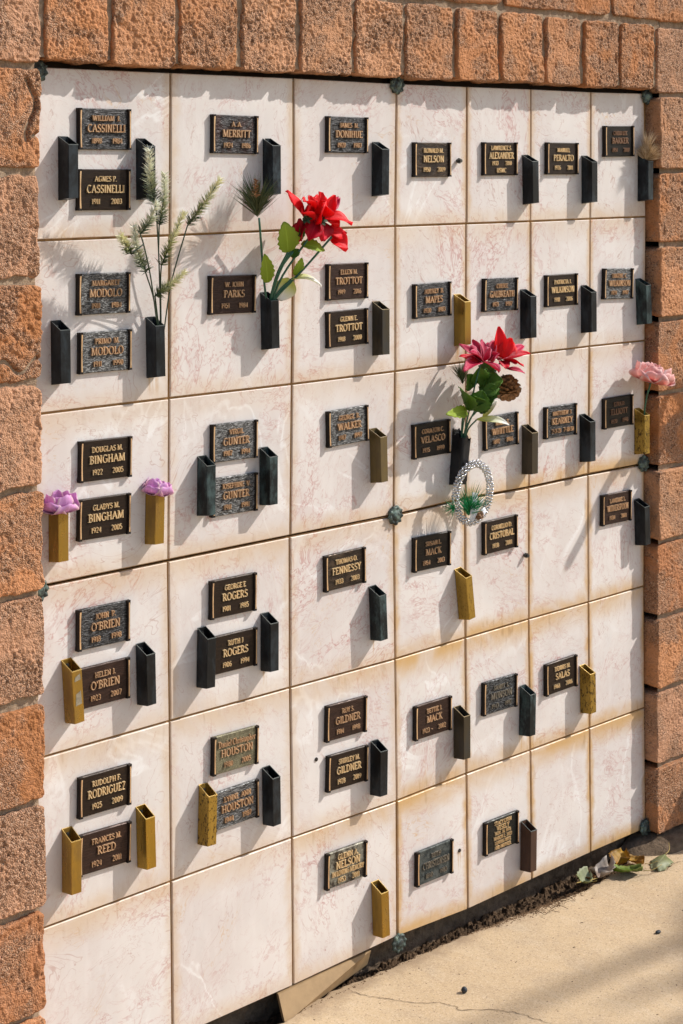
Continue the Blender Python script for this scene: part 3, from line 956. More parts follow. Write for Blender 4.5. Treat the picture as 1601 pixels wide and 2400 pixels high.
G('Q', .80, [arc(.40, .5, .35, .5, 90, 450, 20), [(.45, .12), (.74, -.16)]], [])
G('R', .68, [S_(.13), [(.13, 1), (.30, 1)] + arc(.30, .75, .23, .25, 90, -90) + [(.13, .50)], [(.30, .50), (.64, 0)]], [(.13, 0), (.06, 1), (.64, 0)])
G('S', .56, [arc(.29, .75, .20, .25, 25, 260, 9) + arc(.27, .26, .23, .26, 80, -155, 9)], [])
G('T', .66, [S_(.33), [(.04, 1), (.62, 1)], [(.04, 1), (.04, .85)], [(.62, 1), (.62, .85)]], [(.33, 0)])
G('U', .78, [[(.14, 1), (.14, .32)] + arc(.39, .30, .25, .30, 180, 360, 10) + [(.64, 1)]], [(.14, 1), (.64, 1)])
G('V', .76, [[(.06, 1), (.38, 0)], [(.38, 0), (.70, 1)]], [(.06, 1), (.70, 1)])
G('W', 1.05, [[(.05, 1), (.30, 0)], [(.30, 0), (.53, .95)], [(.53, .95), (.76, 0)], [(.76, 0), (1.0, 1)]], [(.05, 1), (1.0, 1), (.53, .97)])
G('X', .70, [[(.08, 1), (.64, 0)], [(.62, 1), (.08, 0)]], [(.08, 0), (.64, 0), (.08, 1), (.62, 1)])
G('Y', .70, [[(.06, 1), (.36, .46)], [(.64, 1), (.36, .46)], [(.36, .46), (.36, 0)]], [(.06, 1), (.64, 1), (.36, 0)])
G('Z', .62, [[(.08, 1), (.54, 1)], [(.54, 1), (.08, 0)], [(.08, 0), (.56, 0)]], [])
G('0', .58, [arc(.29, .5, .23, .5, 90, 450, 18)])
G('1', .36, [S_(.20), [(.20, 1), (.06, .84)]], [(.20, 0)])
G('2', .56, [arc(.28, .74, .21, .26, 165, -25, 9) + [(.07, 0)], [(.07, 0), (.52, 0)]])
G('3', .54, [arc(.25, .76, .20, .24, 150, -80, 8), arc(.25, .27, .23, .27, 85, -150, 9)])
G('4', .58, [[(.40, 0), (.40, 1)], [(.40, 1), (.04, .30)], [(.04, .30), (.55, .30)]])
G('5', .54, [[(.46, 1), (.14, 1)], [(.14, 1), (.11, .56)], [(.11, .56)] + arc(.25, .31, .23, .31, 100, -150, 10)])
G('6', .58, [[(.46, .97)] + arc(.40, .36, .33, .60, 100, 175, 6) + arc(.29, .29, .22, .29, 180, 520, 14)])
G('7', .54, [[(.05, 1), (.52, 1)], [(.52, 1), (.20, 0)]])
G('8', .56, [arc(.28, .76, .18, .24, 90, 450, 14), arc(.28, .27, .22, .27, 90, 450, 14)])
G('9', .58, [arc(.29, .70, .22, .29, 0, 360, 14), [(.51, .70)] + arc(.18, .62, .33, .60, 0, -80, 6)])
G('.', .24, [[(.10, .0), (.10, .12)]])
G(',', .24, [[(.12, .10), (.08, -.14)]])
G("'", .22, [[(.10, 1), (.09, .76)]])
G('-', .40, [[(.06, .42), (.34, .42)]])
xh = .64
G('a', .50, [[(.40, .42), (.40, 0)], arc(.24, .44, .16, .20, 160, 0, 6), arc(.22, .18, .17, .18, 60, 360, 10)])
G('n', .56, [[(.12, 0), (.12, xh)], arc(.29, .40, .17, .24, 170, 0, 7) + [(.46, 0)]], [(.12, 0), (.46, 0)])
G('i', .28, [[(.14, 0), (.14, xh)], [(.14, .84), (.14, .96)]], [(.14, 0)])
G('e', .50, [[(.08, .34), (.42, .34)] + arc(.25, .33, .18, .31, 0, 320, 12)])
G('l', .28, [[(.14, 0), (.14, 1.05)]], [(.14, 0)])
G('h', .58, [[(.12, 0), (.12, 1.05)], arc(.29, .40, .17, .24, 170, 0, 7) + [(.46, 0)]], [(.12, 0), (.46, 0)])
G('r', .42, [[(.12, 0), (.12, xh)], arc(.30, .40, .18, .24, 170, 60, 5)], [(.12, 0)])
G('s', .40, [arc(.20, .48, .13, .16, 25, 260, 7) + arc(.19, .16, .15, .16, 80, -155, 7)])
G('t', .36, [[(.16, .85), (.16, .12)] + arc(.25, .12, .09, .12, 180, 290, 4), [(.03, xh), (.32, xh)]])
G('o', .54, [arc(.27, .32, .20, .32, 90, 450, 16)])
G('p', .58, [[(.12, -.32), (.12, xh)], arc(.30, .32, .20, .32, 140, -140, 12)], [(.12, -.32)])

def text_width(txt, track=0.10):
    return sum((0.34 if c == ' ' else GL[c][0] + track) for c in txt) - track

def text_mesh(name, txt, height, maxw, material, lift=0.0028, thick=0.165):
    """raised letters; local x right, z up, front towards -y, centred on the origin"""
    mbt = MB()
    tw = text_width(txt) * height
    sx = min(1.0, maxw / tw)
    x = -tw * sx / 2
    cnt = 0
    nib = math.radians(28)
    for c in txt:
        if c == ' ':
            x += 0.34 * height * sx
            continue
        w, strokes, serifs = GL[c]
        allst = [(s, None) for s in strokes] + [([(a - .12, b + (.03 if b < .5 else -.03)), (a + .12, b + (.03 if b < .5 else -.03))], 0.075) for a, b in serifs]
        for pts, fixed in allst:
            pts = [(px, py) for k, (px, py) in enumerate(pts) if k == 0 or abs(px - pts[k - 1][0]) + abs(py - pts[k - 1][1]) > 1e-5]
            m = len(pts)
            if m < 2:
                continue
            y = -lift - 0.00004 * (cnt % 9)
            cnt += 1
            v = []
            for k, (px, py) in enumerate(pts):
                a = pts[max(k - 1, 0)]
                b = pts[min(k + 1, m - 1)]
                dx, dy = b[0] - a[0], b[1] - a[1]
                L = math.hypot(dx, dy) or 1
                ang = math.atan2(dy, dx)
                wd = fixed if fixed else max(0.07, thick * abs(math.sin(ang - nib)))
                nx, ny = -dy / L, dx / L
                for side, off, yy in ((1, wd / 2 + .012, 0.0006), (1, wd / 2 - .012, y), (-1, wd / 2 - .012, y), (-1, wd / 2 + .012, 0.0006)):
                    v.append((x + (px + nx * off * side) * height * sx, yy, (py + ny * off * side - 0.5) * height))
            f = []
            for k in range(m - 1):
                for e in range(3):
                    f.append((4 * k + e, 4 * k + e + 1, 4 * k + 4 + e + 1, 4 * k + 4 + e))
            f.append((0, 1, 2, 3))
            f.append((4 * m - 1, 4 * m - 2, 4 * m - 3, 4 * m - 4))
            mbt.add(v, f)
        x += (w + 0.10) * height * sx
    return mbt.build(name, material)

# ------------------------------------------------------------------ plaques
PW, PH, PT = 0.117, 0.0745, 0.0062
PLAQUES = [
    (-0.7629, 1.7811, 0.1215, 0.0767, -0.21, 'slate', 'WILLIAM  J.|CASSINELLI|1898|1984', 1, 1, 'upper'),
    (-0.7651, 1.671, 0.1179, 0.0755, -0.66, 'bronze', 'AGNES P.|CASSINELLI|1911|2003', 1, 1, 'lower'),
    (-0.4538, 1.7747, 0.1192, 0.0767, -1.02, 'slatebrown', 'A. A.|MERRITT|1924|1986', 1, 2, ''),
    (-0.1507, 1.7768, 0.1153, 0.0765, -0.53, 'slate', 'JAMES  M.|DONIHUE|1920|1983', 1, 3, ''),
    (0.1044, 1.7256, 0.1156, 0.0764, -0.0, 'plank', 'RONALD M.|NELSON|1950|2009', 1, 4, ''),
    (0.3276, 1.7274, 0.1153, 0.0738, 0.1, 'bronze', 'LAWRENCE S.|ALEXANDER|1933|2010|USMC', 1, 5, ''),
    (0.5489, 1.7282, 0.1138, 0.0759, -0.32, 'bronze', 'MANUEL|PERALTO|1926|2011', 1, 6, ''),
    (0.7669, 1.7704, 0.1137, 0.076, 0.91, 'dark', 'CHERI LEE|BARKER|1951|2010', 1, 7, ''),
    (-0.7666, 1.4818, 0.1184, 0.0746, -1.1, 'silver', 'MARGARET|MODOLO|1911|1984', 2, 1, 'upper'),
    (-0.7641, 1.3759, 0.12, 0.0738, -0.79, 'silver', 'PRIMO  M.|MODOLO|1911|1990', 2, 1, 'lower'),
    (-0.4613, 1.4635, 0.1206, 0.0753, -1.7, 'red', 'W. JOHN|PARKS|1951|1984', 2, 2, ''),
    (-0.1514, 1.4738, 0.1135, 0.074, -0.69, 'red', 'ELLEN M.|TROTTOT|1919|2016', 2, 3, 'upper'),
    (-0.1517, 1.3769, 0.1136, 0.0742, 1.01, 'bronze', 'GLENN E.|TROTTOT|1918|2000', 2, 3, 'lower'),
    (0.1047, 1.4204, 0.1172, 0.0752, 0.44, 'slate', 'AUDREY  B.|MAPES|1920|1983', 2, 4, ''),
    (0.3289, 1.4202, 0.1181, 0.0761, -1.49, 'slate', 'CHERIE|GALBREATH|1921|1987', 2, 5, ''),
    (0.547, 1.4186, 0.1156, 0.0744, -0.34, 'bronze', 'PATRICIA J.|WILKINSON|1918|2006', 2, 6, ''),
    (0.7648, 1.4228, 0.1156, 0.0752, -2.66, 'silver', 'EUGENE  C.|WILKINSON|1924|1997', 2, 7, ''),
    (-0.7649, 1.1784, 0.1211, 0.0744, -1.72, 'bronze', 'DOUGLAS M.|BINGHAM|1922|2005', 3, 1, 'upper'),
    (-0.7683, 1.0729, 0.1211, 0.074, -1.65, 'bronze', 'GLADYS M.|BINGHAM|1924|2005', 3, 1, 'lower'),
    (-0.4576, 1.1763, 0.1204, 0.0751, -1.3, 'silver', 'VIRGIL|GUNTER|1907|1994', 3, 2, 'upper'),
    (-0.4585, 1.0715, 0.1168, 0.0748, -1.24, 'silver', 'JOSEPHINE  V.|GUNTER|1911|1991', 3, 2, 'lower'),
    (-0.1508, 1.1727, 0.1151, 0.0736, 1.66, 'silver', 'GEORGE  R.|WALKER|1917|1997', 3, 3, ''),
    (0.1018, 1.1171, 0.1151, 0.0728, 0.6, 'dark', 'CORAZON C.|VELASCO|1935|1999', 3, 4, ''),
    (0.3315, 1.1095, 0.1155, 0.0719, 1.55, 'slate', 'MARY  E.|WHITTLE|1892|1966', 3, 5, ''),
    (0.5448, 1.1097, 0.1157, 0.0759, -0.6, 'slate', 'MATTHEW  J.|KEARNEY|2-3-23|7-18-58', 3, 6, ''),
    (0.7658, 1.1091, 0.1159, 0.0744, 0.18, 'dark', 'EZRA D.|ELLIOTT|1920|1998', 3, 7, ''),
    (-0.7711, 0.8739, 0.1195, 0.0729, -0.95, 'slate', "JOHN  P.|O'BRIEN|1918|1998", 4, 1, 'upper'),
    (-0.7721, 0.7666, 0.118, 0.0741, -0.13, 'red', "HELEN J.|O'BRIEN|1923|2007", 4, 1, 'lower'),
    (-0.4619, 0.8734, 0.118, 0.0737, -1.23, 'bronze', 'GEORGE E|ROGERS|1901|1985', 4, 2, 'upper'),
    (-0.4611, 0.7638, 0.117, 0.0723, -0.84, 'bronze', 'RUTH J|ROGERS|1906|1994', 4, 2, 'lower'),
    (-0.1596, 0.8751, 0.1158, 0.0728, 0.9, 'plank', 'THOMAS O.|FENNESSY|1933|2003', 4, 3, ''),
    (0.1029, 0.8704, 0.1153, 0.0741, -0.91, 'dark', 'SUSAN L.|MACK|1954|2013', 4, 4, ''),
    (0.3291, 0.8732, 0.1135, 0.0708, 0.64, 'bronze', 'CORNELIO D.|CRISTOBAL|1938|2001', 4, 5, ''),
    (0.7598, 0.8734, 0.1164, 0.0715, -0.93, 'red', 'LAVERNE L.|WITHERSPOON|1934|2001', 4, 7, ''),
    (-0.7704, 0.568, 0.1209, 0.0728, -1.4, 'bronze', 'RUDOLPH F.|RODRIGUEZ|1925|2009', 5, 1, 'upper'),
    (-0.7716, 0.4614, 0.122, 0.0741, -2.46, 'red', 'FRANCES M.|REED|1924|2011', 5, 1, 'lower'),
    (-0.4583, 0.5678, 0.1142, 0.0731, -1.51, 'olive', 'Daniel Christopher|HOUSTON|1980|2005', 5, 2, 'upper'),
    (-0.458, 0.4591, 0.1159, 0.0767, 0.42, 'silver', 'LYNNE  ANN|HOUSTON|1944|1987', 5, 2, 'lower'),
    (-0.1569, 0.5617, 0.1175, 0.0731, -1.85, 'red', 'ROY S.|GILDNER|1914|1998', 5, 3, 'upper'),
    (-0.154, 0.4567, 0.1198, 0.0743, -2.32, 'bronze', 'SHIRLEY M.|GILDNER|1928|2019', 5, 3, 'lower'),
    (0.1057, 0.5034, 0.1176, 0.0743, -0.53, 'red', 'BETTIE J.|MACK|1923  -|2002', 5, 4, ''),
    (0.3279, 0.5068, 0.1163, 0.075, -1.31, 'slatedark', 'SANDY  L.|MUNSON|1943|1992', 5, 5, ''),
    (0.5477, 0.5051, 0.1146, 0.0756, 0.89, 'bronze', 'DENNIS M.|SALAS|1968|2006', 5, 6, ''),
    (-0.1574, 0.254, 0.1186, 0.0739, -1.89, 'fleck', 'GLENN A.|NELSON|1953|2011|IN LOVING MEMORY', 6, 3, ''),
    (0.1103, 0.1824, 0.1157, 0.0749, -0.58, 'patina', 'RUTH|CHRISTENSEN|1890|1983', 6, 4, ''),
    (0.3331, 0.187, 0.1168, 0.0737, -0.62, 'black', 'STACY LYNN|VESELY|NOV. 30, 1978|MARCH 2, 2023|LOVING WIFE|AND MOTHER', 6, 5, ''),
]
def plate_mesh(style):
    mbp = MB()
    w, h, b = PW / 2 - 0.0015, PH / 2, 0.0016
    r = 0.003
    def outline(e):
        pts = []
        for sx, sz, a0 in ((1, 1, 0), (-1, 1, 90), (-1, -1, 180), (1, -1, 270)):
            for k in range(4):
                a = math.radians(a0 + 30 * k)
                pts.append((sx * (w - r) + (r - e) * math.cos(a), sz * (h - r) + (r - e) * math.sin(a)))
        return pts
    o0, o1 = outline(0), outline(b)
    n = len(o0)
    v = [(x, 0.0, z) for x, z in o0] + [(x, -PT + b, z) for x, z in o0] + [(x, -PT, z) for x, z in o1]
    f = [(i, (i + 1) % n, n + (i + 1) % n, n + i) for i in range(n)] + [(n + i, n + (i + 1) % n, 2 * n + (i + 1) % n, 2 * n + i) for i in range(n)] + [tuple(2 * n + i for i in range(n))]
    mbp.add(v, [q[::-1] for q in f])
    return mbp.build('plate', PLATE[style])
def rail_mesh(side):
    """scroll rail at one side: dark body, spool ends"""
    mbr = MB()
    n = 16
    v = []
    for k in range(n + 1):
        t = k / n * 2 - 1
        z = t * PH / 2 * 1.005
        fl = 0.0010 * max(0.0, (abs(t) - 0.80) / 0.2) + 0.0006 * t * t
        wob = 0.0004 * math.sin(9 * t + side)
        xi = PW / 2 - 0.0072 - fl + wob      # inner edge
        xo = PW / 2 + (0.0004 if abs(t) > 0.86 else -0.0004)
        d = 0.0098 + 0.0007 * max(0.0, (abs(t) - 0.82) / 0.18)
        e = 0.0011
        prof = [(xi, -PT + 0.001), (xi + 0.0004, -d + e), (xi + e, -d), (xo - e, -d + 0.0006), (xo, -d + 2.2 * e), (xo, 0.0)]
        v += [(side * x, y, z) for x, y in prof]
    m = 6
    f = []
    for k in range(n):
        for e in range(m - 1):
            q = (k * m + e, k * m + e + 1, (k + 1) * m + e + 1, (k + 1) * m + e)
            f.append(q if side > 0 else q[::-1])
    f.append(tuple(range(m)))
    f.append(tuple(n * m + e for e in range(m)))
    mbr.add(v, f)
    return mbr.build('side_rail', M['rail'])
def ridge_mesh(side):
    """the rubbed bright edge along the rail"""
    mbr = MB()
    n = 18
    v = []
    for k in range(n + 1):
        t = (k / n * 2 - 1)
        z = t * PH / 2 * 0.90
        wid = 0.0036 + 0.0014 * t * t
        cx = (PW / 2 - 0.0042 - 0.0008 * t * t) if side < 0 else (PW / 2 - 0.0034)
        if side > 0:
            wid *= 0.85
        y = -0.0101
        v += [(side * cx - wid / 2, -0.0088, z), (side * cx - wid / 4, y, z), (side * cx + wid / 4, y, z), (side * cx + wid / 2, -0.0088, z)]
    f = []
    for k in range(n):
        for e in range(3):
            f.append((4 * k + e, 4 * k + e + 1, 4 * k + 5 + e, 4 * k + 4 + e))
    f.append((0, 1, 2, 3))
    f.append((4 * n + 3, 4 * n + 2, 4 * n + 1, 4 * n))
    mbr.add(v, f)
    return mbr.build('polished_edge', M['polish'])
plate_me = {k: plate_mesh(k) for k in PLATE}
rail_me = {s: rail_mesh(s) for s in (-1, 1)}
ridge_me = {s: ridge_mesh(s) for s in (-1, 1)}
LOOK = {'slate': 'weathered grey', 'slatebrown': 'weathered grey brown', 'slatedark': 'blackened rough', 'silver': 'silvery rough', 'bronze': 'dark brown bronze',
        'plank': 'wood grained bronze', 'red': 'reddish brown bronze', 'dark': 'blackish bronze', 'olive': 'olive speckled', 'fleck': 'grey flecked bronze',
        'patina': 'green crusted black', 'black': 'glossy black'}
ROW = ['', 'top row', 'second row', 'third row', 'fourth row', 'fifth row', 'bottom row']
COLN = ['', 'first', 'second', 'third', 'fourth', 'fifth', 'sixth', 'seventh']
LET = {'slate': 'letter', 'slatebrown': 'letter', 'slatedark': 'letter_grey', 'silver': 'letter', 'bronze': 'letter_bright', 'plank': 'letter_bright', 'red': 'letter',
       'dark': 'letter_dull', 'olive': 'letter', 'fleck': 'letter_bright', 'patina': 'letter_grey', 'black': 'letter_bright'}
UNSURE = {(1, 7), (2, 7), (3, 5), (3, 6), (5, 5), (6, 4), (6, 5), (2, 5)}
plaque_at = {}
for (px, pz, pw, ph, tilt, style, txt, row, coln, ul) in PLAQUES:
    parts = txt.split('|')
    dated = '' if (row, coln) in UNSURE else ' dated %s' % parts[2].split(' ')[0]
    label = '%s plaque%s, %s, %s column from the left%s' % (LOOK[style], dated, ROW[row], COLN[coln], (', %s of two' % ul) if ul else '')
    t = thing('memorial_plaque', label, 'plaque', 'memorial plaques on the marble wall', (px, -0.0014, pz), (0, -math.radians(tilt) * 0.8, 0))
    plaque_at.setdefault((row, coln), []).append((px, pz))
    link('plate', plate_me[style], t)
    for s in (-1, 1):
        r = link('side_rail', rail_me[s], t)
        link('polished_edge', ridge_me[s], r)
    lm = M[LET[style]]
    if (row, coln) in ((3, 4), (4, 4)):
        lm = M['letter']
    dm = lm
    def put(s, zc, hh, xc=0.022, mw=0.71, mm=None, th=0.165):
        link('lettering', text_mesh('lettering', s, hh * PH, mw * PW, mm or lm, thick=th, lift=0.0036 if style in ('silver', 'slate', 'slatebrown') else 0.0028), t, (xc * PW, -PT, zc * PH))
    if len(parts) == 4:
        put(parts[0], 0.265, 0.125 if style != 'olive' else 0.15, mw=0.62 if style != 'olive' else 0.80)
        put(parts[1], 0.02, 0.185)
        put(parts[2], -0.285, 0.125, -0.165, 0.34)
        put(parts[3], -0.285, 0.125, 0.225, 0.34)
    elif parts[-1] == 'USMC':
        put(parts[0], 0.33, 0.13, mw=0.60)
        put(parts[1], 0.10, 0.19)
        put(parts[2], -0.13, 0.12, -0.165)
        put(parts[3], -0.13, 0.12, 0.225)
        put(parts[4], -0.345, 0.13)
    elif len(parts) == 5:
        put(parts[0], 0.315, 0.145)
        put(parts[1], 0.095, 0.20)
        put(parts[4], -0.13, 0.13, mw=0.78)
        put(parts[2], -0.335, 0.13, -0.13)
        put(parts[3], -0.335, 0.13, 0.215)
    else:
        for s, z, hh in zip(parts, (0.37, 0.21, 0.055, -0.09, -0.235, -0.38), (0.105, 0.135, 0.095, 0.095, 0.095, 0.095)):
            put(s, z, hh, mw=0.66, th=0.115)

# ------------------------------------------------------------------ vases
VASES = [
    (-0.8602, 1.7667, -0.861, 1.6541, 'dark') ,
    (-0.6881, 1.7651, -0.6888, 1.6512, 'dark') ,
    (-0.3777, 1.7633, -0.3781, 1.6584, 'steel') ,
    (-0.0756, 1.7623, -0.0758, 1.649, 'steel') ,
    (0.4097, 1.7353, 0.4124, 1.6232, 'dark') ,
    (0.6282, 1.7367, 0.6285, 1.6192, 'dark') ,
    (0.8509, 1.736, 0.8502, 1.6232, 'steel') ,
    (-0.8782, 1.4389, -0.8782, 1.3243, 'dark') ,
    (-0.6678, 1.4334, -0.6668, 1.3165, 'dark') ,
    (-0.3859, 1.4651, -0.3834, 1.3468, 'dark') ,
    (-0.0742, 1.4277, -0.0745, 1.312, 'umber') ,
    (0.1797, 1.4268, 0.1796, 1.3152, 'brass') ,
    (0.4048, 1.4269, 0.4038, 1.3136, 'dark') ,
    (0.6261, 1.4251, 0.6264, 1.3115, 'dark') ,
    (0.8418, 1.4305, 0.8471, 1.3161, 'patina') ,
    (-0.886, 1.1217, -0.8862, 1.0099, 'brass') ,
    (-0.6708, 1.1211, -0.6732, 1.0077, 'brass') ,
    (-0.546, 1.1585, -0.5484, 1.0407, 'patina') ,
    (-0.39, 1.1573, -0.3897, 1.0388, 'patina') ,
    (-0.0827, 1.1598, -0.0803, 1.0435, 'dull') ,
    (0.1753, 1.122, 0.1631, 1.0093, 'film') ,
    (0.4091, 1.1148, 0.4092, 0.9995, 'dull2') ,
    (0.6224, 1.1173, 0.6226, 1.0013, 'dark') ,
    (0.8388, 1.1078, 0.8386, 0.9962, 'corroded') ,
    (-0.86, 0.8259, -0.8536, 0.7126, 'brass') ,
    (-0.6955, 0.8232, -0.6929, 0.7095, 'dark') ,
    (-0.5489, 0.8262, -0.5513, 0.711, 'dark') ,
    (-0.3868, 0.824, -0.3881, 0.709, 'dark') ,
    (-0.0865, 0.8263, -0.0811, 0.7098, 'patina') ,
    (0.1817, 0.8175, 0.1951, 0.7035, 'corroded2') ,
    (0.8378, 0.8818, 0.8431, 0.768, 'dark') ,
    (-0.8614, 0.5214, -0.8622, 0.4056, 'brass') ,
    (-0.6961, 0.5173, -0.6941, 0.403, 'brassbright') ,
    (-0.5458, 0.5206, -0.5501, 0.4065, 'corroded') ,
    (-0.3851, 0.5142, -0.3837, 0.3994, 'dark') ,
    (-0.0821, 0.4956, -0.0832, 0.3823, 'dark') ,
    (0.1781, 0.5106, 0.178, 0.3961, 'umber') ,
    (0.4029, 0.5108, 0.4003, 0.3943, 'patina') ,
    (0.6248, 0.5095, 0.6267, 0.3974, 'corroded') ,
    (-0.0793, 0.1924, -0.0752, 0.0785, 'brass') ,
    (0.4062, 0.1953, 0.4048, 0.076, 'brown') ,
]
VW, VD = 0.0215, 0.0322
def vase_mesh(kind, H):
    """square tube: mouth slopes down to the front, foot sweeps up to the front; origin at the back left bottom corner on the wall"""
    mbv = MB()
    wl = 0.0013
    def ring(inset, top):
        x0, x1, y0, y1 = inset, VW - inset, -VD + inset, -inset
        if top:
            zf = lambda y: H - 0.0155 * (-y / VD)
        else:
            zf = lambda y: 0.0 + 0.0045 * (-y / VD)
        return [(x, y, zf(y)) for x, y in ((x0, y1), (x1, y1), (x1, y0), (x0, y0))]
    b = 0.0009   # softened arrises: each corner is cut
    def cut(rg):
        out = []
        for k in range(4):
            p, q, r = Vector(rg[k]), Vector(rg[(k + 1) % 4]), Vector(rg[(k - 1) % 4])
            out += [tuple(p + (r - p).normalized() * b), tuple(p + (q - p).normalized() * b)]
        return out
    r0, r1, r2 = cut(ring(0, False)), cut(ring(0, True)), cut(ring(wl, True))
    r3 = [(x, y, 0.022) for x, y, z in r2]
    n = 8
    v = r0 + r1 + r2 + r3
    f = []
    for a, bb in ((0, 1), (1, 2), (2, 3)):
        for k in range(n):
            f.append((a * n + k, a * n + (k + 1) % n, bb * n + (k + 1) % n, bb * n + k))
    f.append(tuple(range(n - 1, -1, -1)))
    f.append(tuple(3 * n + k for k in range(n)))
    mbv.add(v, [q[::-1] for q in f])
    return mbv.build('body', VASE[kind])
mb = MB()
mb.tube([(0, 0.0, 0), (0, -0.0032, 0)], 0.0034, 8)
mb.tube([(0, -0.0032, 0), (0, -0.0042, 0)], 0.0022, 6)
screw_me = mb.build('screw', M['screw'])
def rim_mesh(kind, H):
    mbv = MB()
    def ring(i, lift):
        return [(x, y, H - 0.0155 * (-y / VD) + lift) for x, y in ((i, -i), (VW - i, -i), (VW - i, -VD + i), (i, -VD + i))]
    a, b = ring(0.00005, 0.0003), ring(0.0014, 0.0003)
    mbv.add(a + b + ring(-0.0001, -0.0005), [(k, (k + 1) % 4, 4 + (k + 1) % 4, 4 + k) for k in range(4)] + [(8 + k, 8 + (k + 1) % 4, (k + 1) % 4, k) for k in range(4)])
    return mbv.build('rim', M['rim_brass'] if kind.startswith(('brass', 'corroded')) else (M['rim_dull'] if kind in ('dull', 'umber', 'dull2', 'brown') and kind != 'brown' else M['rim_dark']))
M['rim_brass'] = mat_metal('rim_brass', (0.72, 0.50, 0.17), 0.3, 0.8)
M['rim_dull'] = mat_metal('rim_dull', (0.24, 0.18, 0.10), 0.4, 0.6)
M['rim_dark'] = mat_metal('rim_dark', (0.085, 0.095, 0.09), 0.4, 0.4)
rim_me = {}
VLOOK = {'dark': 'blue black metal', 'steel': 'blue black metal', 'patina': 'green tarnished metal', 'umber': 'tarnished brown bronze', 'brass': 'golden brass', 'brassbright': 'shiny golden brass',
         'dull': 'dull brass', 'dull2': 'dull bronze', 'corroded': 'pitted brass', 'corroded2': 'tilted speckled brass', 'brown': 'brown painted', 'film': 'film wrapped black'}
rows_z = [0, 1.89, 1.583, 1.275, 0.966, 0.658, 0.350, 0.04]
cols_x = [-0.921, -0.61, -0.30, 0.0, 0.2215, 0.4415, 0.6635, 0.90]
VR = random.Random(8)
used_labels = {}
vinfo = []
for (xt, zt, xb, zb, kind) in VASES:
    zc = (zt + zb) / 2
    row = next(k for k in range(1, 7) if zc > rows_z[k + 1])
    coln = next(k for k in range(1, 8) if (xt + xb) / 2 + 0.01 < cols_x[k] or k == 7)
    vinfo.append((xt, zt, xb, zb, kind, row, coln))
count = {}
for q in vinfo:
    count[(q[5], q[6])] = count.get((q[5], q[6]), 0) + 1
vase_me = {}
EXTRA = {(2, 1, 1): ', holding needle sprigs', (2, 2, 0): ', holding red flowers', (3, 4, 0): ', holding red poinsettia bouquet', (3, 7, 0): ', holding pink flower', (1, 7, 0): ', holding dried grass tuft'}
seen = {}
vase_objs = []
for (xt, zt, xb, zb, kind, row, coln) in vinfo:
    k = seen.get((row, coln), 0)
    seen[(row, coln)] = k + 1
    H = 0.1145
    if (kind) not in vase_me:
        vase_me[kind] = vase_mesh(kind, H)
    side = ''
    extra = EXTRA.get((row, coln, k), '')
    if extra == '' and count[(row, coln)] == 2:
        side = ', left of two' if k == 0 else ', right of two'
    label = '%s flower vase, %s, %s column from the left%s%s' % (VLOOK[kind], ROW[row], COLN[coln], side, extra)
    lean = math.atan2(xt - xb, zt - zb)
    zmid = (zt + zb) / 2 - H / 2
    t = thing('flower_vase', label, 'vase', 'flower vases on the marble wall', ((xt + xb) / 2 - math.sin(lean) * H / 2, -0.0014, zmid), (VR.uniform(-.012, .012), lean, VR.uniform(-0.05, 0.03)))
    link('body', vase_me[kind], t)
    if kind not in rim_me:
        rim_me[kind] = rim_mesh(kind, H)
    link('rim', rim_me[kind], t)
    link('mounting_screw', screw_me, t, (VW / 2, -0.0014, H - 0.011))
    vase_objs.append(t)
    if (row, coln, k) == (4, 1, 0):        # torn stickers left on the brass
        for z0, z1 in ((0.036, 0.059), (0.080, 0.090)):
            mb = MB()
            mb.add([(0.004, -VD - 0.0004, z0), (0.0175, -VD - 0.0004, z0 + 0.002), (0.0165, -VD - 0.0004, z1 + 0.003), (0.006, -VD - 0.0004, z1 - 0.002)], [(0, 1, 2, 3)])
            link('torn_sticker', mb.build('torn_sticker', mat_simple('sticker', (0.30, 0.25, 0.17), 0.8, var=0.5, scale=150)), t)

# ------------------------------------------------------------------ flowers and greenery
TOCAM = Vector((-0.72, -0.66, 0.20)).normalized()
TOSUN = Vector((0.05, -0.72, 0.68)).normalized()
def off(v, o):
    return (v[0] - o[0], v[1] - o[1], v[2] - o[2])

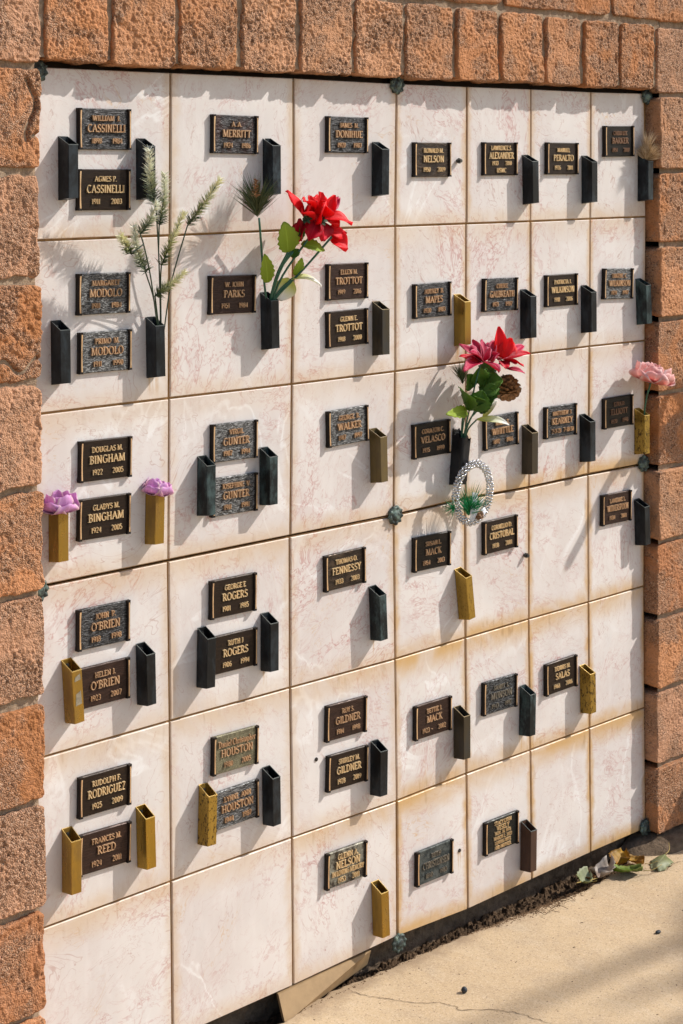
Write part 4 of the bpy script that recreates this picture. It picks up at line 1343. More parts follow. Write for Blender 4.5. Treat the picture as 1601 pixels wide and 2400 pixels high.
def blade(base, tip, width, hint=TOCAM, cup=0.25, bend=0.12, shape='petal', ruffle=0.0, seed=0, nu=10, nv=6, fold=0.0):
    """petal or leaf surface with real thickness; UV runs base to tip and side to side"""
    rr = random.Random(seed)
    base, tip = Vector(base), Vector(tip)
    d = tip - base
    L = d.length
    t = d / L
    h = Vector(hint) + Vector((rr.uniform(-.5, .5), rr.uniform(-.5, .5), rr.uniform(-.3, .6)))
    n = (h - t * h.dot(t)).normalized()
    s = t.cross(n)
    ph = rr.uniform(0, 6)
    top, uv = [], []
    for i in range(nu + 1):
        u = i / nu
        if shape == 'petal':
            w = (math.sin(math.pi * min(1, u * 0.93 + 0.04)) ** 0.75) * (1 - 0.30 * u)
            w = max(w, 0.10 * (1 - u))
        elif shape == 'round':
            w = math.sin(math.pi * (0.10 + 0.82 * u)) ** 0.6
        elif shape == 'serrated':
            w = (math.sin(math.pi * (0.04 + 0.95 * u ** 0.85)) ** 0.8) * (1 + 0.10 * (1 if i % 2 else -1))
        elif shape == 'strap':
            w = min(1, 4 * (1 - u)) * 0.9 + 0.1
        else:
            w = math.sin(math.pi * (0.05 + 0.94 * u)) ** 0.9
        w *= width / 2
        for j in range(nv + 1):
            v = j / nv * 2 - 1
            z = cup * w * v * v + fold * w * abs(v) + bend * L * math.sin(math.pi * u * 0.9) + ruffle * width * u * math.sin(3.2 * v + 5 * u + ph) * abs(v)
            p = base + t * (L * u) + s * (v * w) + n * z
            top.append(p)
            uv.append((u, j / nv))
    m = nv + 1
    f = [(i * m + j, (i + 1) * m + j, (i + 1) * m + j + 1, i * m + j + 1) for i in range(nu) for j in range(nv)]
    return top, f, uv

def blade_part(name, parent, o, mat, *a, **k):
    v, f, uv = blade(*a, **k)
    ob = link(name, mesh(name, [off(p, o) for p in v], f, mat, True, uv), parent)
    sm = ob.modifiers.new('thickness', 'SOLIDIFY')
    sm.thickness = 0.0005
    sm.offset = 0
    return ob

def stem_part(parent, o, pts, r, mat, r1=None, name='stem'):
    mbs = MB()
    mbs.tube([off(p, o) for p in smooth_path(pts, 12)], r, 6, r1)
    return link(name, mbs.build(name, mat, True), parent)

def spikes(mbs, items, w):
    """items: (base, tip, uv) thin three-sided needles"""
    for b, t, uv in items:
        d = (t - b).normalized()
        a = d.orthogonal().normalized()
        c = d.cross(a)
        mid = b.lerp(t, 0.45)
        v = [b + a * w * .5, b - a * w * .25 + c * w * .43, b - a * w * .25 - c * w * .43,
             mid + a * w * .5, mid - a * w * .25 + c * w * .43, mid - a * w * .25 - c * w * .43, t]
        mbs.add(v, [(0, 1, 4, 3), (1, 2, 5, 4), (2, 0, 3, 5), (3, 4, 6), (4, 5, 6), (5, 3, 6)], [uv] * 7)

def sprig(parent, o, base, tip, nl, n, mat, seed, w=0.0011):
    rr = random.Random(seed)
    b, t = Vector(off(base, o)), Vector(off(tip, o))
    ax = (t - b)
    L = ax.length
    ax.normalize()
    e1 = ax.orthogonal().normalized()
    e2 = ax.cross(e1)
    bow = (e1 * rr.uniform(-1, 1) + e2 * rr.uniform(-1, 1)) * L * 0.06
    mbs = MB()
    items = []
    for k in range(n):
        u = (k + rr.random()) / n
        p = b + ax * L * u + bow * math.sin(math.pi * u)
        a = rr.uniform(0, 2 * math.pi)
        op = math.radians(62 - 16 * u + rr.uniform(-10, 10))
        dr = ax * math.cos(op) + (e1 * math.cos(a) + e2 * math.sin(a)) * math.sin(op)
        ln = nl * (1 - 0.35 * u) * rr.uniform(0.7, 1.1)
        items.append((p, p + dr * ln, (u, rr.random())))
    spikes(mbs, items, w)
    ob = link('needle_sprig', mbs.build('needle_sprig', mat), parent)
    mb2 = MB()
    mb2.tube([b + ax * L * u + bow * math.sin(math.pi * u) for u in (0, .25, .5, .75, 1)], 0.0013, 5, 0.0007)
    link('stem', mb2.build('stem', M['stem_dark'], True), ob)
    return ob

M['stem'] = mat_simple('stem_green', (0.035, 0.13, 0.075), 0.5, var=0.3, scale=80, bump=0.2)
M['stem_dark'] = mat_simple('stem_dark', (0.030, 0.055, 0.030), 0.6, var=0.3, scale=80, bump=0.2)
M['frost'] = mat_needles('frosted_needles', (0.09, 0.125, 0.058), (0.42, 0.44, 0.18), (0.90, 0.87, 0.58))
M['frost2'] = mat_needles('white_frosted_needles', (0.09, 0.13, 0.075), (0.52, 0.55, 0.33), (0.92, 0.92, 0.76))
M['pine'] = mat_needles('pine_needles', (0.055, 0.09, 0.040), (0.09, 0.125, 0.055), (0.15, 0.16, 0.075))
M['pine_green'] = mat_needles('tinsel_green', (0.008, 0.20, 0.06), (0.014, 0.30, 0.09), (0.04, 0.40, 0.15))
M['red'] = mat_petal('red_petal', (0.78, 0.006, 0.012), (0.95, 0.020, 0.030), None, 0.45)
M['red_deep'] = mat_petal('deep_red_petal', (0.42, 0.004, 0.018), (0.80, 0.012, 0.040), None, 0.45)
M['rose'] = mat_petal('rose_petal', (0.52, 0.010, 0.05), (0.68, 0.045, 0.13), (0.82, 0.28, 0.37), 0.45)
M['pink'] = mat_petal('pink_petal', (0.84, 0.17, 0.14), (0.92, 0.55, 0.52), (0.95, 0.80, 0.77), 0.45)
M['lilac'] = mat_petal('lilac_petal', (0.55, 0.24, 0.58), (0.78, 0.42, 0.72), (0.90, 0.68, 0.64), 0.40)
M['leaf_lime'] = mat_petal('lime_leaf', (0.30, 0.42, 0.035), (0.42, 0.54, 0.06), None, 0.45)
M['leaf_green'] = mat_petal('green_leaf', (0.075, 0.17, 0.020), (0.12, 0.25, 0.030), None, 0.40)
M['leaf_white'] = mat_petal('white_leaf', (0.70, 0.70, 0.18), (0.88, 0.88, 0.85), None, 0.40)
M['calyx'] = mat_simple('calyx', (0.025, 0.060, 0.020), 0.7, var=0.3, scale=90)
M['cone'] = mat_simple('pine_cone', (0.34, 0.17, 0.07), 0.55, spec=0.4, var=0.5, scale=140, bump=0.3, dark=(0.09, 0.042, 0.020))
M['dry'] = mat_needles('dried_grass', (0.46, 0.31, 0.16), (0.68, 0.50, 0.30), (0.80, 0.64, 0.44))
t = NT('silver_bead')
t.p(color=(0.62, 0.62, 0.63), rough=0.16, metal=1.0)
M['silver'] = t.m
t = NT('clear_ribbon')
t.p(color=(0.78, 0.80, 0.84), rough=0.15, spec=0.8)
tr = t.n('ShaderNodeBsdfTransparent')
mx = t.n('ShaderNodeMixShader')
mx.inputs[0].default_value = 0.5
t.l(t.b.outputs[0], mx.inputs[1])
t.l(tr.outputs[0], mx.inputs[2])
t.l(mx.outputs[0], t.out.inputs[0])
M['ribbon'] = t.m

# --- frosted needle sprigs
o = (-0.6455, -0.017, 1.40)
t = thing('needle_sprig_bunch', 'frosted green and white artificial needle sprigs in the second row vase', 'artificial plant', loc=o)
SPR = [((-0.7, -0.075, 1.643), (-0.731, -0.1, 1.742), 'frost2', 1.15), ((-0.68, -0.06, 1.605), (-0.69, -0.09, 1.699), 'frost2', 1.0), ((-0.742, -0.085, 1.591), (-0.724, -0.11, 1.648), 'frost2', 0.9),
       ((-0.704, -0.05, 1.52), (-0.76, -0.09, 1.606), 'frost2', 1.0), ((-0.759, -0.08, 1.556), (-0.798, -0.1, 1.592), 'frost', 0.9), ((-0.664, -0.045, 1.53), (-0.635, -0.075, 1.627), 'frost', 0.9),
       ((-0.61, -0.055, 1.603), (-0.556, -0.085, 1.689), 'frost', 1.0), ((-0.669, -0.032, 1.474), (-0.613, -0.05, 1.516), 'frost', 0.9)]
for k, (a, b, mt, s) in enumerate(SPR):
    L = (Vector(b) - Vector(a)).length
    sprig(t, o, a, b, 0.0215 * s, int(100 + 1700 * L), M[mt], 40 + k, 0.0015)
for st in [[(-0.644, -0.016, 1.394), (-0.652, -0.025, 1.465), (-0.674, -0.05, 1.558), (-0.699, -0.075, 1.643)], [(-0.647, -0.015, 1.394), (-0.67, -0.03, 1.466), (-0.704, -0.05, 1.52)], [(-0.647, -0.014, 1.394), (-0.692, -0.05, 1.508), (-0.731, -0.08, 1.573), (-0.742, -0.085, 1.591)], [(-0.639, -0.017, 1.393), (-0.632, -0.028, 1.479), (-0.626, -0.038, 1.525), (-0.61, -0.055, 1.603)], [(-0.647, -0.018, 1.394), (-0.669, -0.032, 1.474)], [(-0.645, -0.019, 1.394), (-0.658, -0.035, 1.496), (-0.664, -0.045, 1.53)],
           [(-0.674, -0.05, 1.558), (-0.68, -0.06, 1.605)], [(-0.731, -0.08, 1.573), (-0.759, -0.08, 1.556)]]:
    stem_part(t, o, st, 0.0014, M['stem_dark'])

# --- red bouquet
o = (-0.376, -0.018, 1.44)
t = thing('red_flower_bouquet', 'bright red cloth flowers with lime leaves and a pine pick', 'bouquet', loc=o)
PB = [((-0.345, -0.085, 1.614), (-0.392, -0.085, 1.664), 0.029), ((-0.334, -0.085, 1.614), (-0.337, -0.095, 1.655), 0.033), ((-0.315, -0.085, 1.617), (-0.304, -0.09, 1.662), 0.035), ((-0.295, -0.085, 1.616), (-0.305, -0.105, 1.644), 0.041), ((-0.282, -0.085, 1.619), (-0.245, -0.08, 1.648), 0.023), ((-0.291, -0.085, 1.61), (-0.236, -0.11, 1.599), 0.031), ((-0.273, -0.085, 1.572), (-0.249, -0.11, 1.547), 0.037), ((-0.341, -0.085, 1.604), (-0.343, -0.07, 1.566), 0.035), ((-0.308, -0.085, 1.604), (-0.335, -0.09, 1.566), 0.037), ((-0.295, -0.085, 1.603), (-0.305, -0.1, 1.565), 0.039), ((-0.286, -0.085, 1.606), (-0.265, -0.1, 1.59), 0.035), ((-0.356, -0.085, 1.611), (-0.347, -0.06, 1.559), 0.023), ((-0.321, -0.085, 1.626), (-0.37, -0.11, 1.647), 0.027),
      ((-0.30, -0.075, 1.60), (-0.262, -0.07, 1.63), 0.036), ((-0.33, -0.07, 1.60), (-0.30, -0.06, 1.65), 0.036), ((-0.285, -0.09, 1.585), (-0.245, -0.10, 1.575), 0.034),
      ((-0.325, -0.08, 1.605), (-0.365, -0.10, 1.625), 0.034), ((-0.310, -0.07, 1.595), (-0.285, -0.055, 1.655), 0.036), ((-0.32, -0.09, 1.60), (-0.32, -0.115, 1.64), 0.034), ((-0.29, -0.075, 1.60), (-0.26, -0.085, 1.655), 0.028)]
for k, (a, b, w) in enumerate(PB):
    mt = M['red_deep'] if k in (7, 8, 9, 11) else (M['rose'] if k == 4 else M['red'])  # lower petals take deep red: their shade is put into the colour
    blade_part('petal', t, o, mt, a, b, w * 1.2, hint=TOSUN, cup=0.10, fold=0.28, bend=0.06, ruffle=0.20, seed=60 + k)
for k, (a, b, w) in enumerate([((-0.364, -0.06, 1.544), (-0.383, -0.07, 1.605), 0.047), ((-0.391, -0.03, 1.484), (-0.412, -0.045, 1.543), 0.029), ((-0.338, -0.07, 1.559), (-0.293, -0.09, 1.545), 0.029), ((-0.338, -0.05, 1.497), (-0.327, -0.06, 1.532), 0.021), ((-0.34, -0.07, 1.566), (-0.347, -0.08, 1.608), 0.016), ((-0.355, -0.06, 1.534), (-0.338, -0.065, 1.549), 0.023)]):
    blade_part('leaf', t, o, M['leaf_lime'] if k < 4 else M['leaf_green'], a, b, w, cup=0.3, bend=0.08, shape='serrated', ruffle=0.06, seed=90 + k, nu=12, hint=(-0.3, -0.75, 0.5))
blade_part('white_leaf', t, o, M['leaf_white'], (-0.347, -0.05, 1.489), (-0.293, -0.078, 1.470), 0.034, cup=0.4, bend=0.18, ruffle=0.08, seed=101, hint=(0, -.3, 1))
blade_part('white_leaf', t, o, M['leaf_white'], (-0.346, -0.045, 1.491), (-0.359, -0.03, 1.447), 0.052, cup=0.2, bend=0.05, ruffle=0.08, seed=103)
for st in [[(-0.379, -0.016, 1.436), (-0.393, -0.022, 1.489), (-0.425, -0.045, 1.612)], [(-0.377, -0.018, 1.436), (-0.372, -0.045, 1.505), (-0.347, -0.075, 1.579), (-0.343, -0.085, 1.612)], [(-0.374, -0.018, 1.436), (-0.364, -0.045, 1.498), (-0.326, -0.08, 1.572), (-0.304, -0.085, 1.607)], [(-0.374, -0.02, 1.436), (-0.363, -0.035, 1.462), (-0.325, -0.06, 1.507), (-0.283, -0.1, 1.573)], [(-0.376, -0.02, 1.436), (-0.363, -0.035, 1.468), (-0.342, -0.05, 1.491)], [(-0.377, -0.016, 1.436), (-0.376, -0.04, 1.498), (-0.364, -0.06, 1.544)], [(-0.378, -0.019, 1.436), (-0.374, -0.04, 1.50), (-0.355, -0.065, 1.545)]]:
    stem_part(t, o, st, 0.0024, M['stem'])
for c in ((-0.343, -0.090, 1.609), (-0.304, -0.092, 1.604)):
    mb = MB()
    for k in range(6):
        a = k * math.pi / 3
        v, f, uv = blade(Vector(c), Vector(c) + Vector((math.cos(a) * .014, -.004, math.sin(a) * .010)), 0.008, seed=k, nu=4, nv=2)
        mb.add([off(p, o) for p in v], f)
    link('calyx', mb.build('calyx', M['calyx'], True), t)
def pine_tuft(name, parent, o, base, n, lens, spread, axis, mat, seed, w=0.0010, droop=0.0):
    rr = random.Random(seed)
    ax = Vector(axis).normalized()
    e1 = ax.orthogonal().normalized()
    e2 = ax.cross(e1)
    items = []
    for k in range(n):
        a = rr.uniform(0, 2 * math.pi)
        op = math.radians(spread) * math.sqrt(rr.random())
        dr = ax * math.cos(op) + (e1 * math.cos(a) + e2 * math.sin(a)) * math.sin(op)
        b = Vector(off(base, o)) + ax * rr.uniform(0, lens[0] * 0.6)
        items.append((b, b + dr * rr.uniform(*lens) + Vector((0, 0, -droop * op)), (rr.random(), rr.random())))
    mbs = MB()
    spikes(mbs, items, w)
    return link(name, mbs.build(name, mat), parent)
pine_tuft('pine_tuft', t, o, (-0.4295, -0.045, 1.615), 330, (0.045, 0.078), 52, (-0.16, -0.10, 1), M['pine'], 7, 0.0013)
mb = MB()
for k in range(26):
    a = k * 2.4
    z = k / 26
    r = 0.0085 * (1 - 0.5 * z)
    c = Vector((-0.462, -0.078, 1.652 + 0.034 * z))
    v, f, uv = blade(c, c + Vector((math.cos(a) * r * 1.6, math.sin(a) * r * 1.6, 0.004)), 0.006, hint=(0, 0, 1), seed=k, nu=3, nv=2, cup=0.4)
    mb.add([off(p, o) for p in v], f)
link('pine_bud', mb.build('pine_bud', M['cone'], True), t)

# --- poinsettia bouquet with pine cone
o = (0.184, -0.02, 1.10)
t = thing('poinsettia_bouquet', 'red and pink poinsettia bouquet with a brown pine cone', 'bouquet', loc=o)
PC = [((0.191, -0.075, 1.286), (0.144, -0.05, 1.325), 0.017), ((0.188, -0.075, 1.284), (0.121, -0.07, 1.3), 0.018), ((0.191, -0.075, 1.288), (0.198, -0.04, 1.329), 0.018), ((0.194, -0.075, 1.288), (0.217, -0.05, 1.329), 0.02), ((0.2, -0.075, 1.287), (0.238, -0.05, 1.321), 0.017), ((0.213, -0.075, 1.284), (0.249, -0.06, 1.324), 0.021), ((0.244, -0.075, 1.292), (0.252, -0.07, 1.357), 0.026), ((0.251, -0.075, 1.289), (0.273, -0.085, 1.332), 0.029), ((0.257, -0.075, 1.287), (0.347, -0.06, 1.305), 0.019), ((0.257, -0.075, 1.285), (0.333, -0.09, 1.29), 0.018), ((0.185, -0.075, 1.285), (0.103, -0.1, 1.273), 0.026), ((0.191, -0.075, 1.285), (0.2, -0.115, 1.263), 0.031), ((0.251, -0.075, 1.281), (0.244, -0.1, 1.267), 0.026), ((0.263, -0.075, 1.28), (0.29, -0.09, 1.275), 0.026), ((0.273, -0.075, 1.262), (0.31, -0.095, 1.251), 0.012), ((0.194, -0.075, 1.286), (0.196, -0.09, 1.318), 0.019), ((0.191, -0.075, 1.286), (0.132, -0.09, 1.31), 0.021),
      ((0.24, -0.075, 1.285), (0.262, -0.05, 1.31), 0.03), ((0.25, -0.08, 1.285), (0.30, -0.10, 1.268), 0.024),
      ((0.20, -0.07, 1.28), (0.165, -0.06, 1.318), 0.022), ((0.22, -0.075, 1.28), (0.225, -0.095, 1.30), 0.026), ((0.27, -0.075, 1.285), (0.305, -0.065, 1.318), 0.024)]
PCM = ['rose', 'red_deep', 'rose', 'rose', 'rose', 'rose', 'red', 'red', 'rose', 'red_deep', 'rose', 'rose', 'red_deep', 'rose', 'rose', 'rose', 'rose', 'red_deep', 'red_deep', 'rose', 'rose', 'red']
for k, (a, b, w) in enumerate(PC):
    blade_part('petal', t, o, M[PCM[k]], a, b, w * 1.35, cup=0.10, fold=0.30, bend=0.06, ruffle=0.16, seed=160 + k, hint=TOSUN)
for k, (a, b, w) in enumerate([((0.21, -0.075, 1.23), (0.231, -0.1, 1.241), 0.036), ((0.17, -0.05, 1.178), (0.118, -0.075, 1.233), 0.036), ((0.175, -0.065, 1.177), (0.186, -0.08, 1.223), 0.036), ((0.199, -0.06, 1.17), (0.22, -0.085, 1.199), 0.029), ((0.194, -0.075, 1.219), (0.224, -0.095, 1.225), 0.019), ((0.175, -0.045, 1.174), (0.077, -0.07, 1.18), 0.018), ((0.211, -0.06, 1.225), (0.212, -0.065, 1.267), 0.026), ((0.185, -0.05, 1.224), (0.164, -0.055, 1.258), 0.029),
        ((0.185, -0.06, 1.20), (0.150, -0.085, 1.215), 0.030), ((0.20, -0.055, 1.235), (0.185, -0.07, 1.272), 0.030), ((0.205, -0.06, 1.20), (0.245, -0.075, 1.235), 0.030), ((0.215, -0.05, 1.25), (0.245, -0.055, 1.275), 0.026), ((0.175, -0.05, 1.19), (0.195, -0.085, 1.195), 0.026)]):
    blade_part('leaf', t, o, M['leaf_lime'] if k == 5 else M['leaf_green'], a, b, w * 1.55, cup=0.25, bend=0.08, shape='serrated', ruffle=0.06, seed=190 + k, nu=12, hint=(-0.3, -0.75, 0.5))
blade_part('white_leaf', t, o, M['leaf_white'], (0.201, -0.05, 1.154), (0.267, -0.085, 1.137), 0.020, cup=0.4, bend=0.16, ruffle=0.10, seed=201, hint=(-.2, -.4, 1))
blade_part('white_leaf', t, o, M['leaf_white'], (0.228, -0.045, 1.155), (0.27, -0.05, 1.189), 0.021, cup=0.2, bend=0.05, ruffle=0.08, seed=203)
for st in [[(0.184, -0.02, 1.09), (0.181, -0.04, 1.155), (0.181, -0.065, 1.24), (0.188, -0.075, 1.284)], [(0.181, -0.02, 1.09), (0.177, -0.035, 1.159), (0.182, -0.05, 1.208)], [(0.185, -0.022, 1.09), (0.184, -0.04, 1.144), (0.206, -0.07, 1.218), (0.254, -0.075, 1.283)], [(0.187, -0.022, 1.09), (0.189, -0.035, 1.131), (0.201, -0.05, 1.154)], [(0.186, -0.02, 1.09), (0.193, -0.04, 1.158), (0.241, -0.07, 1.2), (0.251, -0.08, 1.215)], [(0.183, -0.02, 1.09), (0.176, -0.03, 1.154), (0.175, -0.045, 1.174)]]:
    stem_part(t, o, st, 0.0018, M['stem'])
def cone_mesh(o, centre, axis, length, rad, rows, per, seed):
    rr = random.Random(seed)
    ax = Vector(axis).normalized()
    e1 = ax.orthogonal().normalized()
    e2 = ax.cross(e1)
    c0 = Vector(off(centre, o)) - ax * length / 2
    mbc = MB()
    mbc.tube([c0, c0 + ax * length * .5, c0 + ax * length * .95], rad * 0.35, 8, rad * 0.18)
    for k in range(rows * per):
        u = (k + 0.5) / (rows * per)
        a = k * 2.39996
        prof = math.sin(math.pi * (0.12 + 0.80 * u)) ** 0.7
        rd = e1 * math.cos(a) + e2 * math.sin(a)
        b = c0 + ax * (length * u * 0.92)
        tip = b + rd * rad * prof + ax * (length * 0.10 + 0.05 * length * (u - .5))
        v, f, uv = blade(b, tip, rad * 0.62 * (0.6 + 0.5 * prof), hint=ax, cup=-0.25, bend=0.16, shape='round', seed=seed + k, nu=4, nv=3)
        nv_ = len(v)
        v2 = [p - ax * 0.0016 for p in v]
        mbc.add(v + v2, f + [tuple(nv_ + i for i in q[::-1]) for q in f])
    return mbc.build('pine_cone', M['cone'])
link('pine_cone', cone_mesh(o, (0.264, -0.083, 1.222), (-0.55, -0.35, -0.75), 0.054, 0.032, 9, 8, 300), t)
pine_tuft('pine_tuft', t, o, (0.160, -0.045, 1.236), 120, (0.028, 0.050), 38, (-0.25, -0.05, 1), M['pine'], 17, 0.0011)
# torn film wrap on this vase
fv = next(v for v in vase_objs if 'film' in v['label'])
rr = random.Random(77)
n, m = 26, 10
v = []
for i in range(n):
    a = i / n * 4
    k = int(a)
    u = a - k
    cs = [(0, 0.0), (VW, 0.0), (VW, -VD), (0, -VD)]
    p0, p1 = cs[k], cs[(k + 1) % 4]
    x, y = p0[0] + (p1[0] - p0[0]) * u, p0[1] + (p1[1] - p0[1]) * u
    cx, cy = x - VW / 2, y + VD / 2
    topz = 0.1145 - 0.0155 * (-y / VD) + 0.004 + rr.uniform(-0.004, 0.008)
    for j in range(m):
        w = j / (m - 1)
        pu = 1.04 + 0.10 * w * w + rr.uniform(-0.02, 0.03)
        v.append((VW / 2 + cx * pu, min(-0.0005, -VD / 2 + cy * pu), 0.012 + (topz - 0.012) * w))
link('film_wrap', mesh('film_wrap', v, [(i * m + j, ((i + 1) % n) * m + j, ((i + 1) % n) * m + j + 1, i * m + j + 1) for i in range(n) for j in range(m - 1)], VASE['film'], True), fv)

# --- silver bead wreath
o = (0.194, -0.045, 0.992)
t = thing('bead_wreath', 'oval silver bead wreath with green tinsel hanging below the poinsettias', 'wreath', loc=o)
mb = MB()
rr = random.Random(21)
base_v, base_f = [], []
for a in range(1, 5):
    for b in range(7):
        th, ph = math.pi * a / 5, 2 * math.pi * b / 7
        base_v.append((math.sin(th) * math.cos(ph), math.sin(th) * math.sin(ph), math.cos(th)))
base_v += [(0, 0, 1), (0, 0, -1)]
for a in range(3):
    for b in range(7):
        base_f.append((a * 7 + b, a * 7 + (b + 1) % 7, (a + 1) * 7 + (b + 1) % 7, (a + 1) * 7 + b))
for b in range(7):
    base_f.append((28, (b + 1) % 7, b))
    base_f.append((29, 21 + b, 21 + (b + 1) % 7))
nring = 62
for i in range(nring):
    a = 2 * math.pi * i / nring
    c = Vector((0.0565 * math.cos(a), -0.004 * math.sin(a), 0.0650 * math.sin(a)))
    rad = Vector((math.cos(a), 0, math.sin(a)))
    for k in range(5):
        w = 2 * math.pi * (k + 0.5 * (i % 2)) / 5 + rr.uniform(-.2, .2)
        p = c + (rad * math.cos(w) + Vector((0, 1, 0)) * math.sin(w)) * 0.0068
        r = 0.0031 * rr.uniform(0.85, 1.1)
        mb.add([(p.x + x * r, p.y + y * r, p.z + z * r) for x, y, z in base_v], base_f)
ob = link('beads', mb.build('beads', M['silver'], True), t)
ob['kind'] = 'stuff'
pine_tuft('tinsel_tuft', t, o, (0.176, -0.048, 0.945), 260, (0.034, 0.070), 60, (-0.05, -0.25, 1), M['pine_green'], 27, 0.0010)
pine_tuft('tinsel_tuft', t, o, (0.135, -0.045, 0.965), 60, (0.018, 0.036), 70, (-1, -0.1, 0.3), M['pine_green'], 29, 0.0010)
for k, (a, b) in enumerate([((0.189, -0.056, 0.995), (0.174, -0.058, 0.935)), ((0.174, -0.058, 0.935), (0.222, -0.052, 0.975)), ((0.205, -0.056, 0.938), (0.228, -0.05, 0.955))]):
    blade_part('ribbon', t, o, M['ribbon'], a, b, 0.012, cup=0.1, bend=0.10, shape='strap', ruffle=0.15, seed=230 + k)
link('pine_cone', cone_mesh(o, (0.200, -0.058, 0.944), (-0.5, -0.6, 0.4), 0.020, 0.011, 5, 6, 320), t)

# --- blooms
def bloom(parent, o, centre, axis, layers, mat, seed, flare=1.0):
    rr = random.Random(seed)
    ax = Vector(axis).normalized()
    e1 = ax.orthogonal().normalized()
    e2 = ax.cross(e1)
    c = Vector(centre)
    for li, (n, r, h, w, a0) in enumerate(layers):
        for k in range(n):
            a = a0 + 2 * math.pi * k / n + rr.uniform(-.2, .2)
            rd = e1 * math.cos(a) + e2 * math.sin(a)
            side = ax.cross(rd)
            nu, nv = 9, 8
            v, uv = [], []
            ph = rr.uniform(0, 6)
            rk, hk = r * rr.uniform(.88, 1.12), h * rr.uniform(.85, 1.15)
            for i in range(nu + 1):
                u = i / nu
                rad = rk * math.sin(min(1.0, u * flare) * math.pi / 2)
                z = hk * (u ** 1.7)
                ww = w * (math.sin(math.pi * (0.12 + 0.72 * u)) ** 0.7)
                for j in range(nv + 1):
                    q = j / nv * 2 - 1
                    drop = -0.22 * w * q * q * u
                    wave = 0.07 * w * u * math.sin(4.5 * q + ph + 3 * u)
                    v.append(c + rd * (rad + drop + wave * 0.6) + side * (q * ww) + ax * (z + wave - 0.10 * h * q * q * u))
                    uv.append((u, j / nv))
            f = [(i * (nv + 1) + j, (i + 1) * (nv + 1) + j, (i + 1) * (nv + 1) + j + 1, i * (nv + 1) + j + 1) for i in range(nu) for j in range(nv)]
            ob = link('petal', mesh('petal', [off(p, o) for p in v], f, mat, True, uv), parent)
            sm = ob.modifiers.new('thickness', 'SOLIDIFY')
            sm.thickness = 0.0005
            sm.offset = 0
o = (0.850, -0.021, 1.085)
t = thing('pink_flower', 'pale pink cloth bloom on green stem at the right brick edge', 'flower', loc=o)
stem_part(t, o, [(0.855, -0.02, 1.06), (0.852, -0.022, 1.099), (0.838, -0.04, 1.143), (0.828, -0.06, 1.182)], 0.0022, M['stem'])
bloom(t, o, (0.828, -0.060, 1.180), (0.18, -0.16, 1), [(6, 0.052, 0.030, 0.036, 0.0), (5, 0.040, 0.040, 0.030, 0.5), (4, 0.025, 0.044, 0.024, 0.2), (3, 0.012, 0.044, 0.016, 0.9)], M['pink'], 5, 1.2)
mb = MB()
for k in range(5):
    a = k * 2 * math.pi / 5
    v, f, uv = blade((0.828, -0.060, 1.178), (0.828 + 0.014 * math.cos(a), -0.060 + 0.014 * math.sin(a), 1.190), 0.008, seed=k, nu=4, nv=2)
    mb.add([off(p, o) for p in v], f)
link('calyx', mb.build('calyx', M['calyx'], True), t)
for (c, ax, lab, sd, s) in [((-0.876, -0.017, 1.100), (-0.05, -0.12, 1), 'larger lilac bloom in the brass vase next to the left bricks', 11, 1.0), ((-0.658, -0.017, 1.100), (0.15, -0.1, 1), 'smaller lilac bloom in the brass vase right of the plaques', 13, 0.82)]:
    t = thing('lilac_bloom', lab, 'flower', 'lilac blooms in the third row', c)
    bloom(t, c, c, ax, [(5, 0.034 * s, 0.026 * s, 0.027 * s, 0.3), (4, 0.023 * s, 0.034 * s, 0.022 * s, 0.9), (2, 0.010 * s, 0.034 * s, 0.014 * s, 0.2)], M['lilac'], sd, 1.15)
    stem_part(t, c, [(c[0], c[1], c[2] - 0.06), (c[0], c[1], c[2] + 0.004)], 0.0022, M['stem'])
# --- dried tuft
o = (0.862, -0.018, 1.715)
t = thing('dried_grass_tuft', 'fluffy tan dried grass tuft in the top right vase', 'dried grass', loc=o)
pine_tuft('grass_plume', t, o, (0.862, -0.020, 1.722), 800, (0.022, 0.046), 70, (0.05, -0.22, 1), M['dry'], 37, 0.0016)
pine_tuft('grass_wisps', t, o, (0.858, -0.022, 1.738), 90, (0.035, 0.060), 30, (0.05, -0.1, 1), M['dry'], 38, 0.0012)

